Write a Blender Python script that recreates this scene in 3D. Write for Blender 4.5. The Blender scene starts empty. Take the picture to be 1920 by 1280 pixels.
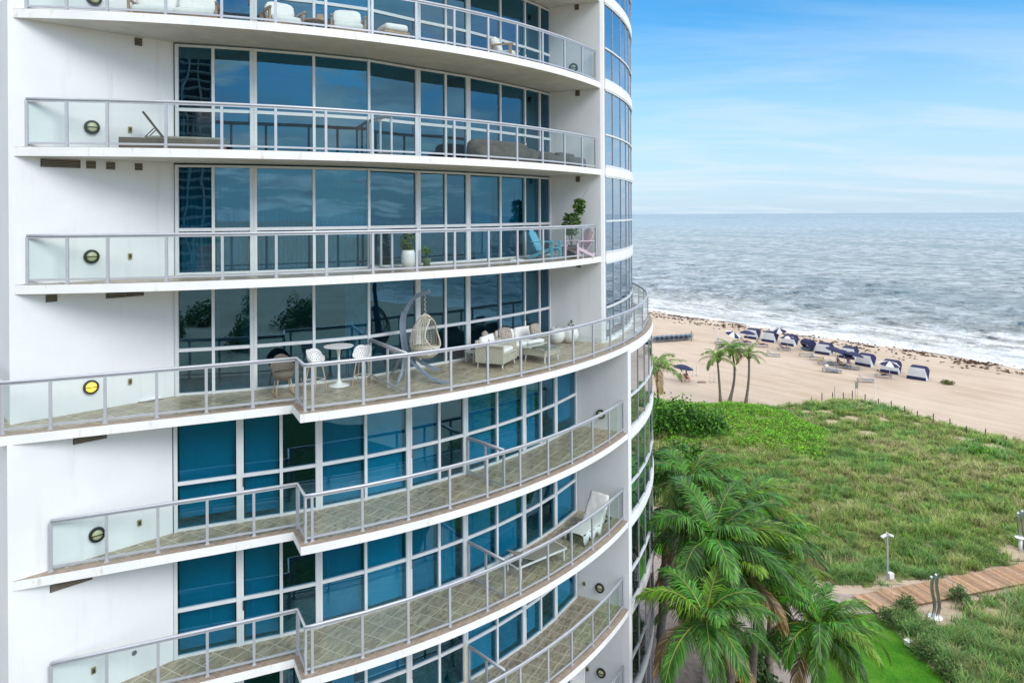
import bpy, math, random
import numpy as np
from mathutils import Vector, Matrix, Euler, noise
random.seed(7); rng = np.random.default_rng(7)
S = bpy.context.scene
COL = S.collection
PI = math.pi
# ---------------------------------------------------------------- camera model (measured from the photograph)
F = 1300.0; TILT = 0.0058; CH = 21.0          # focal length in px of a 1920 px wide frame, roll, camera height
def at(px, py, z=0.0, dy=0.0):
    "point on the horizontal plane z"
    dx = px-960; d = py-400
    u = dx-TILT*d; v = d+TILT*dx
    Y = F*(CH-z)/v
    return Vector((u*Y/F, Y, z))
def ray(px, py):
    dx = px-960; d = py-400
    return Vector(((dx-TILT*d)/F, 1.0, -(d+TILT*dx)/F))
CX, CY = -12.2, 32.8                            # common centre of the curved facades
def arc(px, R, py=640):
    m = ray(px, py).x
    a = 1+m*m; b = -2*(m*CX+CY); c = CX*CX+CY*CY-R*R
    D = max(b*b-4*a*c, 0.0)
    Y = (-b-math.sqrt(D))/(2*a)
    return Vector((m*Y, Y))
def pol(R, a):
    a = math.radians(a)
    return Vector((CX+R*math.cos(a), CY+R*math.sin(a)))
def ang(p): return math.degrees(math.atan2(p[1]-CY, p[0]-CX))
def online(px, P, Q, py=640):
    m = ray(px, py).x
    dx, dy = Q[0]-P[0], Q[1]-P[1]
    t = (m*P[1]-P[0])/(dx-m*dy)
    return Vector((P[0]+t*dx, P[1]+t*dy))
def onwall(px, py, P, Q):
    p = online(px, P, Q, py); r = ray(px, py)
    return Vector((p.x, p.y, CH+r.z*p.y))
# ---------------------------------------------------------------- mesh builder
class MB:
    def __init__(s): s.v = []; s.f = []; s.m = []; s.c = []
    def add(s, vs, fs, mi=0, col=None):
        o = len(s.v); s.v += [tuple(v) for v in vs]
        s.f += [tuple(i+o for i in f) for f in fs]; s.m += [mi]*len(fs)
        s.c += [col or (1, 1, 1)]*len(vs)
        return s
    def box(s, c, size, rot=None, mi=0, col=None, taper=1.0):
        hx, hy, hz = size[0]/2, size[1]/2, size[2]/2
        vs = []
        for z in (-1, 1):
            t = taper if z > 0 else 1.0
            for x, y in ((-1, -1), (1, -1), (1, 1), (-1, 1)):
                vs.append(Vector((x*hx*t, y*hy*t, z*hz)))
        if rot is not None: vs = [rot @ v for v in vs]
        c = Vector(c); vs = [v+c for v in vs]
        return s.add(vs, [(0, 3, 2, 1), (4, 5, 6, 7), (0, 1, 5, 4), (1, 2, 6, 5), (2, 3, 7, 6), (3, 0, 4, 7)], mi, col)
    def beam(s, p, q, w, h=None, mi=0, col=None, up=(0, 0, 1)):
        p = Vector(p); q = Vector(q); h = h or w
        d = (q-p); L = d.length
        if L < 1e-6: return s
        d /= L; u = Vector(up)
        if abs(d.dot(u)) > .98: u = Vector((1, 0, 0))
        x = d.cross(u).normalized(); y = x.cross(d).normalized()
        M = Matrix((x, d, y)).transposed()
        return s.box((p+q)/2, (w, L, h), M, mi, col)
    def tube(s, pts, r, n=8, mi=0, col=None, cap=True):
        pts = [Vector(p) for p in pts]; k = len(pts)
        rs = r if isinstance(r, (list, tuple)) else [r]*k
        vs = []; fs = []
        x = None
        for i, p in enumerate(pts):
            d = (pts[min(i+1, k-1)]-pts[max(i-1, 0)]).normalized()
            if x is None:
                x = d.cross(Vector((0, 0, 1)) if abs(d.z) < .95 else Vector((1, 0, 0))).normalized()
            else:
                x = (x-d*x.dot(d)).normalized()
            y = d.cross(x)
            for j in range(n):
                a = 2*PI*j/n
                vs.append(p+(x*math.cos(a)+y*math.sin(a))*rs[i])
        for i in range(k-1):
            for j in range(n):
                a = i*n+j; b = i*n+(j+1) % n
                fs.append((a, b, b+n, a+n))
        if cap:
            fs.append(tuple(range(n-1, -1, -1))); fs.append(tuple((k-1)*n+j for j in range(n)))
        return s.add(vs, fs, mi, col)
    def lathe(s, c, prof, n=20, mi=0, col=None, rot=None):
        vs = []; fs = []; c = Vector(c)
        for r, z in prof:
            for j in range(n):
                a = 2*PI*j/n
                v = Vector((r*math.cos(a), r*math.sin(a), z))
                if rot is not None: v = rot @ v
                vs.append(v+c)
        for i in range(len(prof)-1):
            for j in range(n):
                a = i*n+j; b = i*n+(j+1) % n
                fs.append((a, b, b+n, a+n))
        if prof[0][0] > 1e-4: fs.append(tuple(range(n-1, -1, -1)))
        if prof[-1][0] > 1e-4: fs.append(tuple((len(prof)-1)*n+j for j in range(n)))
        return s.add(vs, fs, mi, col)
    def prism(s, poly, z0, z1, mt=0, ms=0, mb=0):
        n = len(poly); vs = [(p[0], p[1], z0) for p in poly]+[(p[0], p[1], z1) for p in poly]
        ar = sum(poly[i][0]*poly[(i+1) % n][1]-poly[(i+1) % n][0]*poly[i][1] for i in range(n))
        s.add(vs, [], 0); o = len(s.v)-2*n
        top = tuple(o+n+i for i in range(n)); bot = tuple(o+i for i in range(n-1, -1, -1))
        if ar < 0: top = top[::-1]; bot = bot[::-1]
        s.f.append(top); s.m.append(mt); s.f.append(bot); s.m.append(mb)
        for i in range(n):
            j = (i+1) % n
            q = (o+i, o+j, o+n+j, o+n+i)
            s.f.append(q if ar > 0 else q[::-1]); s.m.append(ms)
        return s
    def build(s, name, mats, parent=None, smooth=False, loc=None, bevel=0, label=None, cat=None, group=None, kind=None, rotz=0):
        me = bpy.data.meshes.new(name)
        me.from_pydata(s.v, [], s.f); me.validate()
        if not isinstance(mats, (list, tuple)): mats = [mats]
        for m in mats: me.materials.append(m)
        if len(me.polygons) == len(s.m): me.polygons.foreach_set('material_index', s.m)
        if smooth: me.polygons.foreach_set('use_smooth', [True]*len(me.polygons))
        if any(c != (1, 1, 1) for c in s.c):
            at_ = me.color_attributes.new('Col', 'FLOAT_COLOR', 'POINT')
            at_.data.foreach_set('color', np.array([(c[0], c[1], c[2], 1) for c in s.c], dtype=np.float32).ravel())
        o = bpy.data.objects.new(name, me); COL.objects.link(o)
        if parent: o.parent = parent
        if loc is not None: o.location = loc
        if rotz: o.rotation_euler.z = rotz
        if bevel:
            b = o.modifiers.new('bevel', 'BEVEL'); b.width = bevel; b.segments = 2; b.limit_method = 'ANGLE'
        tag(o, label, cat, group, kind)
        return o
def tag(o, label=None, cat=None, group=None, kind=None):
    if label: o['label'] = label
    if cat: o['category'] = cat
    if group: o['group'] = group
    if kind: o['kind'] = kind
    return o
def empty(name, loc, rz=0, label=None, cat=None, group=None):
    o = bpy.data.objects.new(name, None); COL.objects.link(o)
    o.location = loc; o.rotation_euler.z = rz; o.empty_display_size = .2
    return tag(o, label, cat, group)
def kids(o): return [c for c in bpy.data.objects if c.parent == o]
def copy_tree(o, parent=None, loc=None, rz=None, label=None, group=None, scale=None):
    c = o.copy(); COL.objects.link(c); c.parent = parent
    if loc is not None: c.location = loc
    if rz is not None: c.rotation_euler.z = rz
    if scale is not None: c.scale = (scale,)*3
    if label: c['label'] = label
    if group: c['group'] = group
    for ch in kids(o): copy_tree(ch, c)
    return c
def fastmesh(name, V, Q, mat_, cols=None, **kw):
    "numpy mesh of quads"
    me = bpy.data.meshes.new(name)
    me.vertices.add(len(V)); me.vertices.foreach_set('co', np.asarray(V, np.float32).ravel())
    Q = np.asarray(Q, np.int32); k = Q.shape[1]
    me.loops.add(Q.size); me.loops.foreach_set('vertex_index', Q.ravel())
    me.polygons.add(len(Q)); me.polygons.foreach_set('loop_start', np.arange(len(Q), dtype=np.int32)*k)
    me.polygons.foreach_set('loop_total', np.full(len(Q), k, np.int32))
    me.update(calc_edges=True)
    if cols is not None:
        a = me.color_attributes.new('Col', 'FLOAT_COLOR', 'POINT')
        cc = np.ones((len(V), 4), np.float32); cc[:, :3] = cols
        a.data.foreach_set('color', cc.ravel())
    me.materials.append(mat_)
    o = bpy.data.objects.new(name, me); COL.objects.link(o)
    if kw.get('smooth'): me.polygons.foreach_set('use_smooth', [True]*len(me.polygons))
    if kw.get('parent'): o.parent = kw['parent']
    if kw.get('loc') is not None: o.location = kw['loc']
    tag(o, kw.get('label'), kw.get('cat'), kw.get('group'), kw.get('kind'))
    return o
# ---------------------------------------------------------------- materials
def newmat(name):
    m = bpy.data.materials.new(name); m.use_nodes = True
    nt = m.node_tree; nt.nodes.clear()
    out = nt.nodes.new('ShaderNodeOutputMaterial')
    return m, nt, out
class N:
    "tiny node helper"
    def __init__(s, nt): s.nt = nt
    def __call__(s, typ, **kw):
        n = s.nt.nodes.new('ShaderNode'+typ)
        for k, v in kw.items():
            if k.startswith('i_'):
                key = k[2:]; key = int(key) if key.isdigit() else key.replace('_', ' ')
                s.set(n, key, v)
            else: setattr(n, k, v)
        return n
    def set(s, n, key, v):
        if isinstance(v, bpy.types.NodeSocket): s.nt.links.new(v, n.inputs[key])
        else: n.inputs[key].default_value = v
    def link(s, a, b): s.nt.links.new(a, b)
    def math(s, op, a, b=0.0, c=None, clamp=False):
        n = s.nt.nodes.new('ShaderNodeMath'); n.operation = op; n.use_clamp = clamp
        s.set(n, 0, a); s.set(n, 1, b)
        if c is not None: s.set(n, 2, c)
        return n.outputs[0]
    def mix(s, fac, a, b, blend='MIX'):
        n = s.nt.nodes.new('ShaderNodeMix'); n.data_type = 'RGBA'; n.blend_type = blend
        s.set(n, 0, fac); s.set(n, 6, a if not isinstance(a, tuple) else (*a[:3], 1)); s.set(n, 7, b if not isinstance(b, tuple) else (*b[:3], 1))
        return n.outputs[2]
    def ramp(s, x, lo, hi, a=0.0, b=1.0):
        n = s.nt.nodes.new('ShaderNodeMapRange'); n.clamp = True; n.interpolation_type = 'SMOOTHSTEP'
        s.set(n, 0, x); n.inputs[1].default_value = lo; n.inputs[2].default_value = hi
        n.inputs[3].default_value = a; n.inputs[4].default_value = b
        return n.outputs[0]
    def noise(s, vec, scale, detail=4, rough=.5, dist=0.0):
        n = s.nt.nodes.new('ShaderNodeTexNoise'); s.set(n, 'Vector', vec)
        n.inputs['Scale'].default_value = scale; n.inputs['Detail'].default_value = detail
        n.inputs['Roughness'].default_value = rough; n.inputs['Distortion'].default_value = dist
        return n.outputs[0]
    def mapping(s, vec, scale=(1, 1, 1), rot=(0, 0, 0), loc=(0, 0, 0)):
        n = s.nt.nodes.new('ShaderNodeMapping'); s.set(n, 0, vec)
        n.inputs['Scale'].default_value = scale; n.inputs['Rotation'].default_value = rot; n.inputs['Location'].default_value = loc
        return n.outputs[0]
    def obj(s): return s.nt.nodes.new('ShaderNodeTexCoord').outputs['Object']
    def geo(s): return s.nt.nodes.new('ShaderNodeNewGeometry').outputs['Position']
    def bump(s, h, strength=.3, dist=.01):
        n = s.nt.nodes.new('ShaderNodeBump'); s.set(n, 'Height', h)
        n.inputs['Strength'].default_value = strength; n.inputs['Distance'].default_value = dist
        return n.outputs[0]
def plain(name, col, rough=.5, metal=0.0, var=.12, scale=6.0, bump=0.0, bscale=60, spec=.5, sheen=0, trans=0, attr=False, emit=None):
    m, nt, out = newmat(name); n = N(nt)
    p = n('BsdfPrincipled'); p.inputs['Roughness'].default_value = rough; p.inputs['Metallic'].default_value = metal
    p.inputs['Specular IOR Level'].default_value = spec
    g = n.obj()
    f = n.noise(g, scale, 5, .6)
    base = (*col, 1)
    if attr:
        a = n('Attribute', attribute_name='Col').outputs['Color']
        base = n.mix(1.0, a, base, 'MULTIPLY')
    dark = n.mix(1.0, base, (1-var, 1-var, 1-var), 'MULTIPLY')
    c = n.mix(n.ramp(f, .3, .7), dark, base)
    n.link(c, p.inputs['Base Color'])
    if bump: n.link(n.bump(n.noise(g, bscale, 4), bump, .01), p.inputs['Normal'])
    if emit: p.inputs['Emission Color'].default_value = (*emit[0], 1); p.inputs['Emission Strength'].default_value = emit[1]
    sh = p.outputs[0]
    if trans:
        t = n('BsdfTranslucent'); n.link(c, t.inputs[0])
        x = n('MixShader', i_0=trans); n.link(sh, x.inputs[1]); n.link(t.outputs[0], x.inputs[2]); sh = x.outputs[0]
    n.link(sh, out.inputs[0])
    return m
def mat_stucco():
    m, nt, out = newmat('white_stucco'); n = N(nt); g = n.geo()
    p = n('BsdfPrincipled'); p.inputs['Roughness'].default_value = .85; p.inputs['Specular IOR Level'].default_value = .2
    big = n.noise(g, .5, 5, .6)
    streak = n.noise(n.mapping(g, (3.0, 3.0, .25)), 1.2, 5, .65)
    c = n.mix(n.ramp(big, .35, .7), (.78, .79, .815), (.83, .84, .86))
    c = n.mix(n.ramp(streak, .55, .82, 0, .5), c, (.60, .585, .56))
    n.link(c, p.inputs['Base Color'])
    h = n.noise(g, 55, 4, .7)
    n.link(n.bump(h, .35, .006), p.inputs['Normal'])
    n.link(p.outputs[0], out.inputs[0]); return m
def mat_fascia():
    m, nt, out = newmat('white_painted_concrete'); n = N(nt); g = n.geo()
    p = n('BsdfPrincipled'); p.inputs['Roughness'].default_value = .7; p.inputs['Specular IOR Level'].default_value = .3
    a = n.noise(n.mapping(g, (1, 1, .35)), 7, 5, .65)
    b = n.noise(g, 1.1, 4)
    c = n.mix(n.ramp(b, .35, .65), (.80, .80, .80), (.87, .87, .87))
    c = n.mix(n.ramp(a, .56, .76, 0, .7), c, (.56, .49, .40))
    n.link(c, p.inputs['Base Color']); n.link(n.bump(n.noise(g, 40, 3), .15, .005), p.inputs['Normal'])
    n.link(p.outputs[0], out.inputs[0]); return m
def mat_soffit():
    m, nt, out = newmat('balcony_soffit_paint'); n = N(nt); g = n.geo()
    p = n('BsdfPrincipled'); p.inputs['Roughness'].default_value = .9; p.inputs['Specular IOR Level'].default_value = .1
    a = n.noise(g, 1.6, 6, .65)
    c = n.mix(n.ramp(a, .35, .7), (.70, .69, .67), (.81, .80, .785))
    n.link(c, p.inputs['Base Color']); n.link(p.outputs[0], out.inputs[0]); return m
def mat_tile(name, rot, size, cA, cB, cC, grout, rough=.35):
    m, nt, out = newmat(name); n = N(nt); g = n.geo()
    v = n.mapping(g, (1, 1, 1), (0, 0, rot))
    br = n('TexBrick'); n.link(v, br.inputs['Vector'])
    br.offset = 0.0; br.squash = 1.0
    br.inputs['Scale'].default_value = 1.0; br.inputs['Brick Width'].default_value = size; br.inputs['Row Height'].default_value = size
    br.inputs['Mortar Size'].default_value = .011; br.inputs['Mortar Smooth'].default_value = .2; br.inputs['Bias'].default_value = 0
    br.inputs['Color1'].default_value = (0, 0, 0, 1); br.inputs['Color2'].default_value = (1, 1, 1, 1)
    # per tile value from snapped coordinates
    sn = n('VectorMath', operation='SNAP'); n.link(v, sn.inputs[0]); sn.inputs[1].default_value = (size, size, size*100)
    wn = n('TexWhiteNoise'); n.link(sn.outputs[0], wn.inputs['Vector'])
    off = n('VectorMath', operation='SCALE'); n.link(wn.outputs['Color'], off.inputs[0]); off.inputs['Scale'].default_value = 7.0
    ad = n('VectorMath', operation='ADD'); n.link(v, ad.inputs[0]); n.link(off.outputs[0], ad.inputs[1])
    st = n.noise(n.mapping(ad.outputs[0], (5.5, 1.3, 1), (0, 0, .35)), 2.2, 7, .68, .9)
    st2 = n.noise(ad.outputs[0], 3.0, 5, .6)
    c = n.mix(n.ramp(st, .38, .62), (*cA,), (*cB,))
    c = n.mix(n.ramp(st2, .45, .7, 0, .8), c, (*cC,))
    c = n.mix(n.math('MULTIPLY', wn.outputs['Value'], .35), c, (cA[0]*.75, cA[1]*.72, cA[2]*.7))
    c = n.mix(br.outputs['Fac'], c, grout)
    p = n('BsdfPrincipled'); n.link(c, p.inputs['Base Color'])
    n.link(n.ramp(st, .3, .7, rough*.7, rough*1.3), p.inputs['Roughness'])
    n.link(n.bump(n.math('SUBTRACT', 1.0, br.outputs['Fac']), .4, .003), p.inputs['Normal'])
    n.link(p.outputs[0], out.inputs[0]); return m
def mat_glass(name, tint, refl, gcol=(.9, .95, 1), wobble=.0, rough=0.0):
    m, nt, out = newmat(name); n = N(nt)
    t = n('BsdfTransparent'); t.inputs[0].default_value = (*tint, 1)
    gl = n('BsdfGlossy'); gl.inputs['Color'].default_value = (*gcol, 1); gl.inputs['Roughness'].default_value = rough
    lw = n('LayerWeight'); lw.inputs['Blend'].default_value = .5
    fr5 = n.math('POWER', lw.outputs['Facing'], 4.2)
    if wobble:
        b = n.bump(n.noise(n.mapping(n.geo(), (.7, .7, .5)), 1.0, 2, .4), 1.0, wobble)
        n.link(b, gl.inputs['Normal'])
    fac = n.math('ADD', n.math('MULTIPLY', fr5, 1.0-refl), refl, clamp=True)
    x = n('MixShader'); n.link(fac, x.inputs[0]); n.link(t.outputs[0], x.inputs[1]); n.link(gl.outputs[0], x.inputs[2])
    n.link(x.outputs[0], out.inputs[0]); return m
M = {}
M['stucco'] = mat_stucco(); M['fascia'] = mat_fascia(); M['soffit'] = mat_soffit()
M['tile'] = mat_tile('stone_look_floor_tile', math.radians(28), .46, (.24, .19, .13), (.50, .44, .33), (.34, .33, .22), (.62, .57, .46))
M['rim'] = mat_tile('terracotta_edge_tile', math.radians(30), .16, (.27, .20, .145), (.42, .34, .26), (.33, .28, .22), (.36, .30, .25), .6)
M['alu'] = plain('painted_aluminium', (.52, .54, .59), .32, .25, .08, 4)
M['frame'] = plain('white_window_frame', (.76, .78, .80), .4, 0, .07, 3)
M['mullion'] = plain('grey_mullion', (.48, .48, .50), .4, .4)
M['tint'] = mat_glass('blue_tinted_glass', (.02, .48, .67), .17, (.34, .74, 1.0), .006)
M['tower'] = mat_glass('curtain_wall_glass', (.06, .32, .42), .58, (.84, .91, 1.0), .006)
M['clear'] = mat_glass('railing_glass', (.905, .965, .95), .03, (1, 1, 1))
M['sheer'] = plain('sheer_curtain', (.36, .38, .38), .8, 0, .3, 1.2)
M['blind'] = plain('roller_blind_fabric', (.78, .80, .80), .8, 0, .06, 1.2)
M['blind2'] = plain('grey_roller_blind', (.52, .56, .58), .8, 0, .18, .9)
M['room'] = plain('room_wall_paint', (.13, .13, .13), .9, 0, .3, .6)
M['roomfloor'] = plain('room_floor', (.22, .18, .14), .5, 0, .2, 1)
M['dark'] = plain('dark_metal', (.035, .035, .035), .45, .3)
M['vent'] = plain('vent_back', (.05, .045, .035), .7)
M['slat'] = plain('vent_slats', (.30, .26, .20), .6)
M['lens'] = plain('frosted_lamp_glass', (.55, .56, .33), .3)
M['lit'] = plain('lit_lamp_glass', (.8, .6, .1), .3, emit=((1.0, .62, .05), 1.1))
M['brass'] = plain('outlet_cover', (.38, .33, .16), .4, .3)
M['white'] = plain('white_plastic', (.80, .80, .80), .35, 0, .04)
M['cushion'] = plain('white_cushion_fabric', (.80, .80, .79), .9, 0, .08, 8, .3, 90)
M['wood'] = plain('light_teak', (.46, .31, .19), .55, 0, .3, 12)
M['palewood'] = plain('beech_wood', (.56, .38, .24), .5, 0, .2, 10)
M['wicker'] = plain('cream_wicker', (.70, .66, .55), .7, 0, .35, 45, .8, 120)
M['darkwicker'] = plain('brown_wicker', (.17, .145, .12), .7, 0, .35, 45, .8, 120)
M['greywood'] = plain('blue_grey_painted_wood', (.25, .31, .40), .5, 0, .15, 6)
M['rope'] = plain('beige_rope', (.45, .38, .25), .9)
M['blue'] = plain('sky_blue_paint', (.14, .50, .68), .5, 0, .1)
M['pink'] = plain('pale_pink_paint', (.62, .50, .55), .5, 0, .1)
M['cover'] = plain('taupe_cover', (.115, .105, .09), .85, 0, .3, 6)
M['mesh'] = plain('taupe_sling', (.30, .28, .24), .8, 0, .15, 20)
M['pattern'] = plain('patterned_pillow', (.50, .44, .38), .9, 0, .65, 22)
M['tableglass'] = mat_glass('table_glass', (.55, .68, .62), .10, (1, 1, 1))
M['navy'] = plain('navy_canvas', (.012, .018, .075), .8, 0, .2)
M['canvas'] = plain('white_canvas', (.88, .88, .90), .8, 0, .05, 3, trans=.45)
M['greyframe'] = plain('blue_grey_frame', (.20, .23, .27), .5)
M['bluegrey'] = plain('blue_grey_sling', (.15, .20, .26), .7, 0, .25, 8)
M['skin'] = plain('skin', (.50, .27, .18), .6)
M['hair'] = plain('dark_hair', (.04, .025, .015), .6)
M['yellow'] = plain('yellow_cloth', (.75, .48, .05), .8)
M['purple'] = plain('violet_cloth', (.42, .33, .60), .8)
M['black'] = plain('black_cloth', (.02, .02, .025), .8)
M['green'] = plain('green_cloth', (.03, .16, .08), .8)
M['steel'] = plain('brushed_steel', (.45, .46, .48), .3, .9, .1)
M['concrete'] = plain('concrete', (.52, .51, .49), .9, 0, .25, 3, .3, 30)
M['leaf'] = plain('palm_leaf', (1, 1, 1), .40, 0, .3, 2.0, attr=True, trans=.12, spec=.4)
M['grass'] = plain('grass_blade', (1, 1, 1), .6, 0, .12, .6, attr=True, trans=.25, spec=.25)
M['broadleaf'] = plain('broad_leaf', (1, 1, 1), .45, 0, .15, 1.0, attr=True, trans=.2, spec=.4)
M['trunk'] = plain('palm_bark', (.26, .21, .165), .9, 0, .5, 9, .8, 25)
M['greytrunk'] = plain('smooth_grey_palm_bark', (.36, .34, .30), .85, 0, .35, 5, .4, 25)
M['post'] = plain('weathered_post', (.16, .11, .075), .9, 0, .4, 9)
M['weed'] = plain('dry_seaweed', (.10, .055, .028), .95, 0, .5, 3, attr=False)
M['plank'] = plain('red_brown_plank', (1, 1, 1), .6, 0, .3, 6, attr=True)
exec_parts = []
# ================================================================= APARTMENT TOWER
FZ = {0: 28.628, 1: 25.578, 2: 22.528, 3: 19.478, 'T': 16.428, 5: 13.378, 6: 10.328, 7: 7.278, 8: 4.228}
TH = .20
tower = empty('apartment_tower', (-6, 24, 0), 0,
  'white curved apartment tower with glass fronts and stacked balconies, filling the left of the view', 'building')
PAR = Vector((-6, 24, 0))
class TB(MB):
    "mesh whose coordinates are given in the world, parented to the tower empty"
    def build(s, name, mats, parent=None, **k):
        p = parent or tower
        s.v = [(v[0]-PAR.x, v[1]-PAR.y, v[2]-PAR.z) for v in s.v]
        return MB.build(s, name, mats, p, **k)
W0 = Vector((-11.05, 15.22)); WU = Vector((-8.56, 17.58))
W0L = Vector((-10.53, 14.42)); WL = Vector((-8.19, 16.65))
sd = Vector((-.68, .73))
def wallshape(a, b, z0, z1, name='wall'):
    n = Vector((-(b-a).y, (b-a).x)).normalized()*.28
    n2 = Vector((sd.y, -sd.x))*.28
    e = a+sd*6
    poly = [a, b, b+n, a+n+n2, e+n2, e]
    TB().prism(poly, z0, z1).build(name, M['stucco'])
wallshape(W0, WU, FZ['T']-.02, 33.5)
wallshape(W0L, WL, -.3, FZ['T']-TH+.02)
K1 = Vector((3.12, 24.36)); K2 = arc(1134.5, 17.6, 300); GU = Vector((1.37, 25.22))
L1 = Vector((3.98, 24.02)); L2 = arc(1184, 18.45, 900); GL = Vector((2.25, 24.93))
def inward(p, d): return p+(Vector((CX, CY))-p).normalized()*d
TB().prism([GU, K1, (K1+K2)/2+Vector((.02, -.03)), K2, inward(K2, .45), GU+Vector((.25, .5))], FZ['T']-.02, 33.5).build('wall', M['stucco'])
TB().prism([GL, L1, (L1+L2)/2+Vector((.02, -.03)), L2, inward(L2, .45), GL+Vector((.25, .5))], -.3, FZ['T']-TH+.02).build('wall', M['stucco'])
# room core and party wall
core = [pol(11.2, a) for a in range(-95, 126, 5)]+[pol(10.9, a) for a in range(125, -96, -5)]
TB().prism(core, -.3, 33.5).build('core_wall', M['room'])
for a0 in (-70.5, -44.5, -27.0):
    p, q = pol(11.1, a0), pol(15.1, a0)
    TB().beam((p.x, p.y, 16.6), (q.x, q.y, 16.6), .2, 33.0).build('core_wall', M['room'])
# podium wall below the last balcony
pod = [pol(16.3, a) for a in np.linspace(-75.5, -29.5, 16)]
TB().prism(pod+[inward(p, .25) for p in pod[::-1]], -.3, FZ[8]-TH+.01).build('wall', M['stucco'])
# back of the tower
bk = [pol(17.55, a) for a in range(72, 126, 6)]
TB().prism(bk+[inward(p, .3) for p in bk[::-1]], -.3, 33.5).build('wall', M['stucco'])
TB().prism([W0+sd*5.8, W0+sd*6, pol(17.4, 124), pol(17.1, 124)], -.3, 33.5).build('wall', M['stucco'])
roofp = [W0+sd*6]+[W0]+[pol(17.62, a) for a in range(-85, 126, 5)]
TB().prism(roofp, 33.5, 33.9).build('roof', M['concrete'])
# ---- balcony slabs
wing = [Vector(p) for p in ((-10.50, 14.46), (-9.3, 14.97), (-8.0, 15.52), (-6.9, 15.98), (-5.3, 16.67))]
ANG0, ANG1 = -66.6, -28.55
inner = [pol(11.1, a) for a in np.linspace(-26, -88, 12)]
def slab(level, kind):
    z = FZ[level]
    if kind == 'U':
        outer = [pol(17.5+.06*max(0, (-a-70)/16.3), a) for a in np.linspace(-86.0, -28.9, 34)]
        poly = outer+[pol(14.5, -26.5)]+inner+[Vector((-11.15, 15.75))]
    elif kind == 'T':
        outer = [Vector((-10.72, 14.37))]+wing[1:]+[pol(18.43, a) for a in np.linspace(ANG0, 72, 84)]
        poly = outer+[pol(11.1, a) for a in np.linspace(72, -88, 24)]+[Vector((-11.2, 16.6)), Vector((-13.3, 17.2))]
    else:
        outer = wing+[pol(18.40, a) for a in np.linspace(ANG0, ANG1, 30)]
        poly = outer+[pol(15.0, -26.5)]+inner+[Vector((-10.62, 14.95))]
    o = TB().prism(poly, z-TH, z, 0, 1, 2).build('balcony_slab', [M['tile'], M['fascia'], M['soffit']])
    # tiled rim outside the railing
    k = len(outer); b = TB(); w = .21 if kind != 'U' else .12
    inn = []
    for i, p in enumerate(outer):
        d = (outer[min(i+1, k-1)]-outer[max(i-1, 0)]).normalized()
        nn = Vector((-d.y, d.x))
        inn.append(p+nn*w)
    if kind != 'U':
        j = len(wing)-1
        d1 = (outer[j]-outer[j-1]).normalized(); d2 = (outer[j+1]-outer[j]).normalized(); d3 = (outer[j+2]-outer[j+1]).normalized()
        n1 = Vector((-d1.y, d1.x)); n2 = Vector((-d2.y, d2.x)); n3 = Vector((-d3.y, d3.x))
        inn[j] = outer[j]+n1*w+n2*w*.9; inn[j+1] = outer[j+1]+n3*w+n2*w
    vs = []; fs = []
    for i in range(k):
        vs += [(outer[i].x, outer[i].y, z+.004), (inn[i].x, inn[i].y, z+.004)]
    for i in range(k-1): fs.append((2*i, 2*i+2, 2*i+3, 2*i+1))
    b.add(vs, fs); b.build('edge_tiles', M['rim'], o)
    return o
for lv in (0, 1, 2, 3): slab(lv, 'U')
slab('T', 'T')
for lv in (5, 6, 7, 8): slab(lv, 'L')
# ---- railings
def railing(pts, z, name='railing', corners=(), label=None, glassmat='clear', skip=()):
    r = TB(); k = len(pts)
    P = [Vector((p[0], p[1], z)) for p in pts]
    for i, p in enumerate(P):
        d = (P[min(i+1, k-1)]-P[max(i-1, 0)]).normalized()
        rot = Matrix.Rotation(math.atan2(d.y, d.x), 3, 'Z')
        r.box(p+Vector((0, 0, .53)), (.062, .05, 1.04), rot)
        r.box(p+Vector((0, 0, .012)), (.10, .09, .018), rot)
    for i in range(k-1):
        if i in skip: continue
        a, b = P[i], P[i+1]; d = (b-a).normalized()
        r.beam(a+d*.032+Vector((0, 0, .10)), b-d*.032+Vector((0, 0, .10)), .035, .045)
        r.beam(a+d*.032+Vector((0, 0, 1.035)), b-d*.032+Vector((0, 0, 1.035)), .03, .03)
    o = r.build(name, M['alu'], label=label)
    h = TB()
    hp = []
    for i in range(k):
        hp.append(P[i]+Vector((0, 0, 1.085)))
    h.tube(hp, .036, 10)
    h.build('handrail', M['alu'], o, smooth=True)
    for i in range(k-1):
        if i in skip: continue
        a, b = P[i], P[i+1]; d = (b-a).normalized()
        a = a+d*.034; b = b-d*.034
        TB().add([(a.x, a.y, z+.125), (b.x, b.y, z+.125), (b.x, b.y, z+1.02), (a.x, a.y, z+1.02)], [(0, 1, 2, 3)]).build('glass_panel', M[glassmat], o)
    return o
upx = [50, 125, 201, 311, 416, 517, 611, 698, 780, 851.5, 915, 969, 1017, 1058, 1091, 1116]
wingin = [p+Vector((-.4, .9)).normalized()*.16 for p in wing]
def onwing(px, py):
    for i in range(len(wingin)-1):
        a, b = wingin[i], wingin[i+1]
        p = online(px, a-(b-a)*(5 if i == 0 else 0), b+(b-a)*(2 if i == 3 else 0), py)
        if p.x <= b.x or i == 3: return p
for lv in (0, 1, 2, 3):
    py = {0: 40, 1: 60, 2: 250, 3: 480}[lv]
    railing([arc(px+(1 if lv == 3 else 0), 17.36+.05*max(0, (400-px)/400), py) for px in upx], FZ[lv])
cornerL = Vector((-4.80, 16.12))
t1 = [onwing(px, 760) for px in (3.5, 94.5, 197, 294, 387, 474, 557)]+[arc(571.5, 18.25, 740)]
t2px = [585.6, 680.5, 766, 845, 914, 976.4, 1028.7, 1074.5, 1112, 1144.5, 1169, 1190, 1205, 1215]
t2 = [arc(px, 18.25, 660) for px in t2px]
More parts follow.
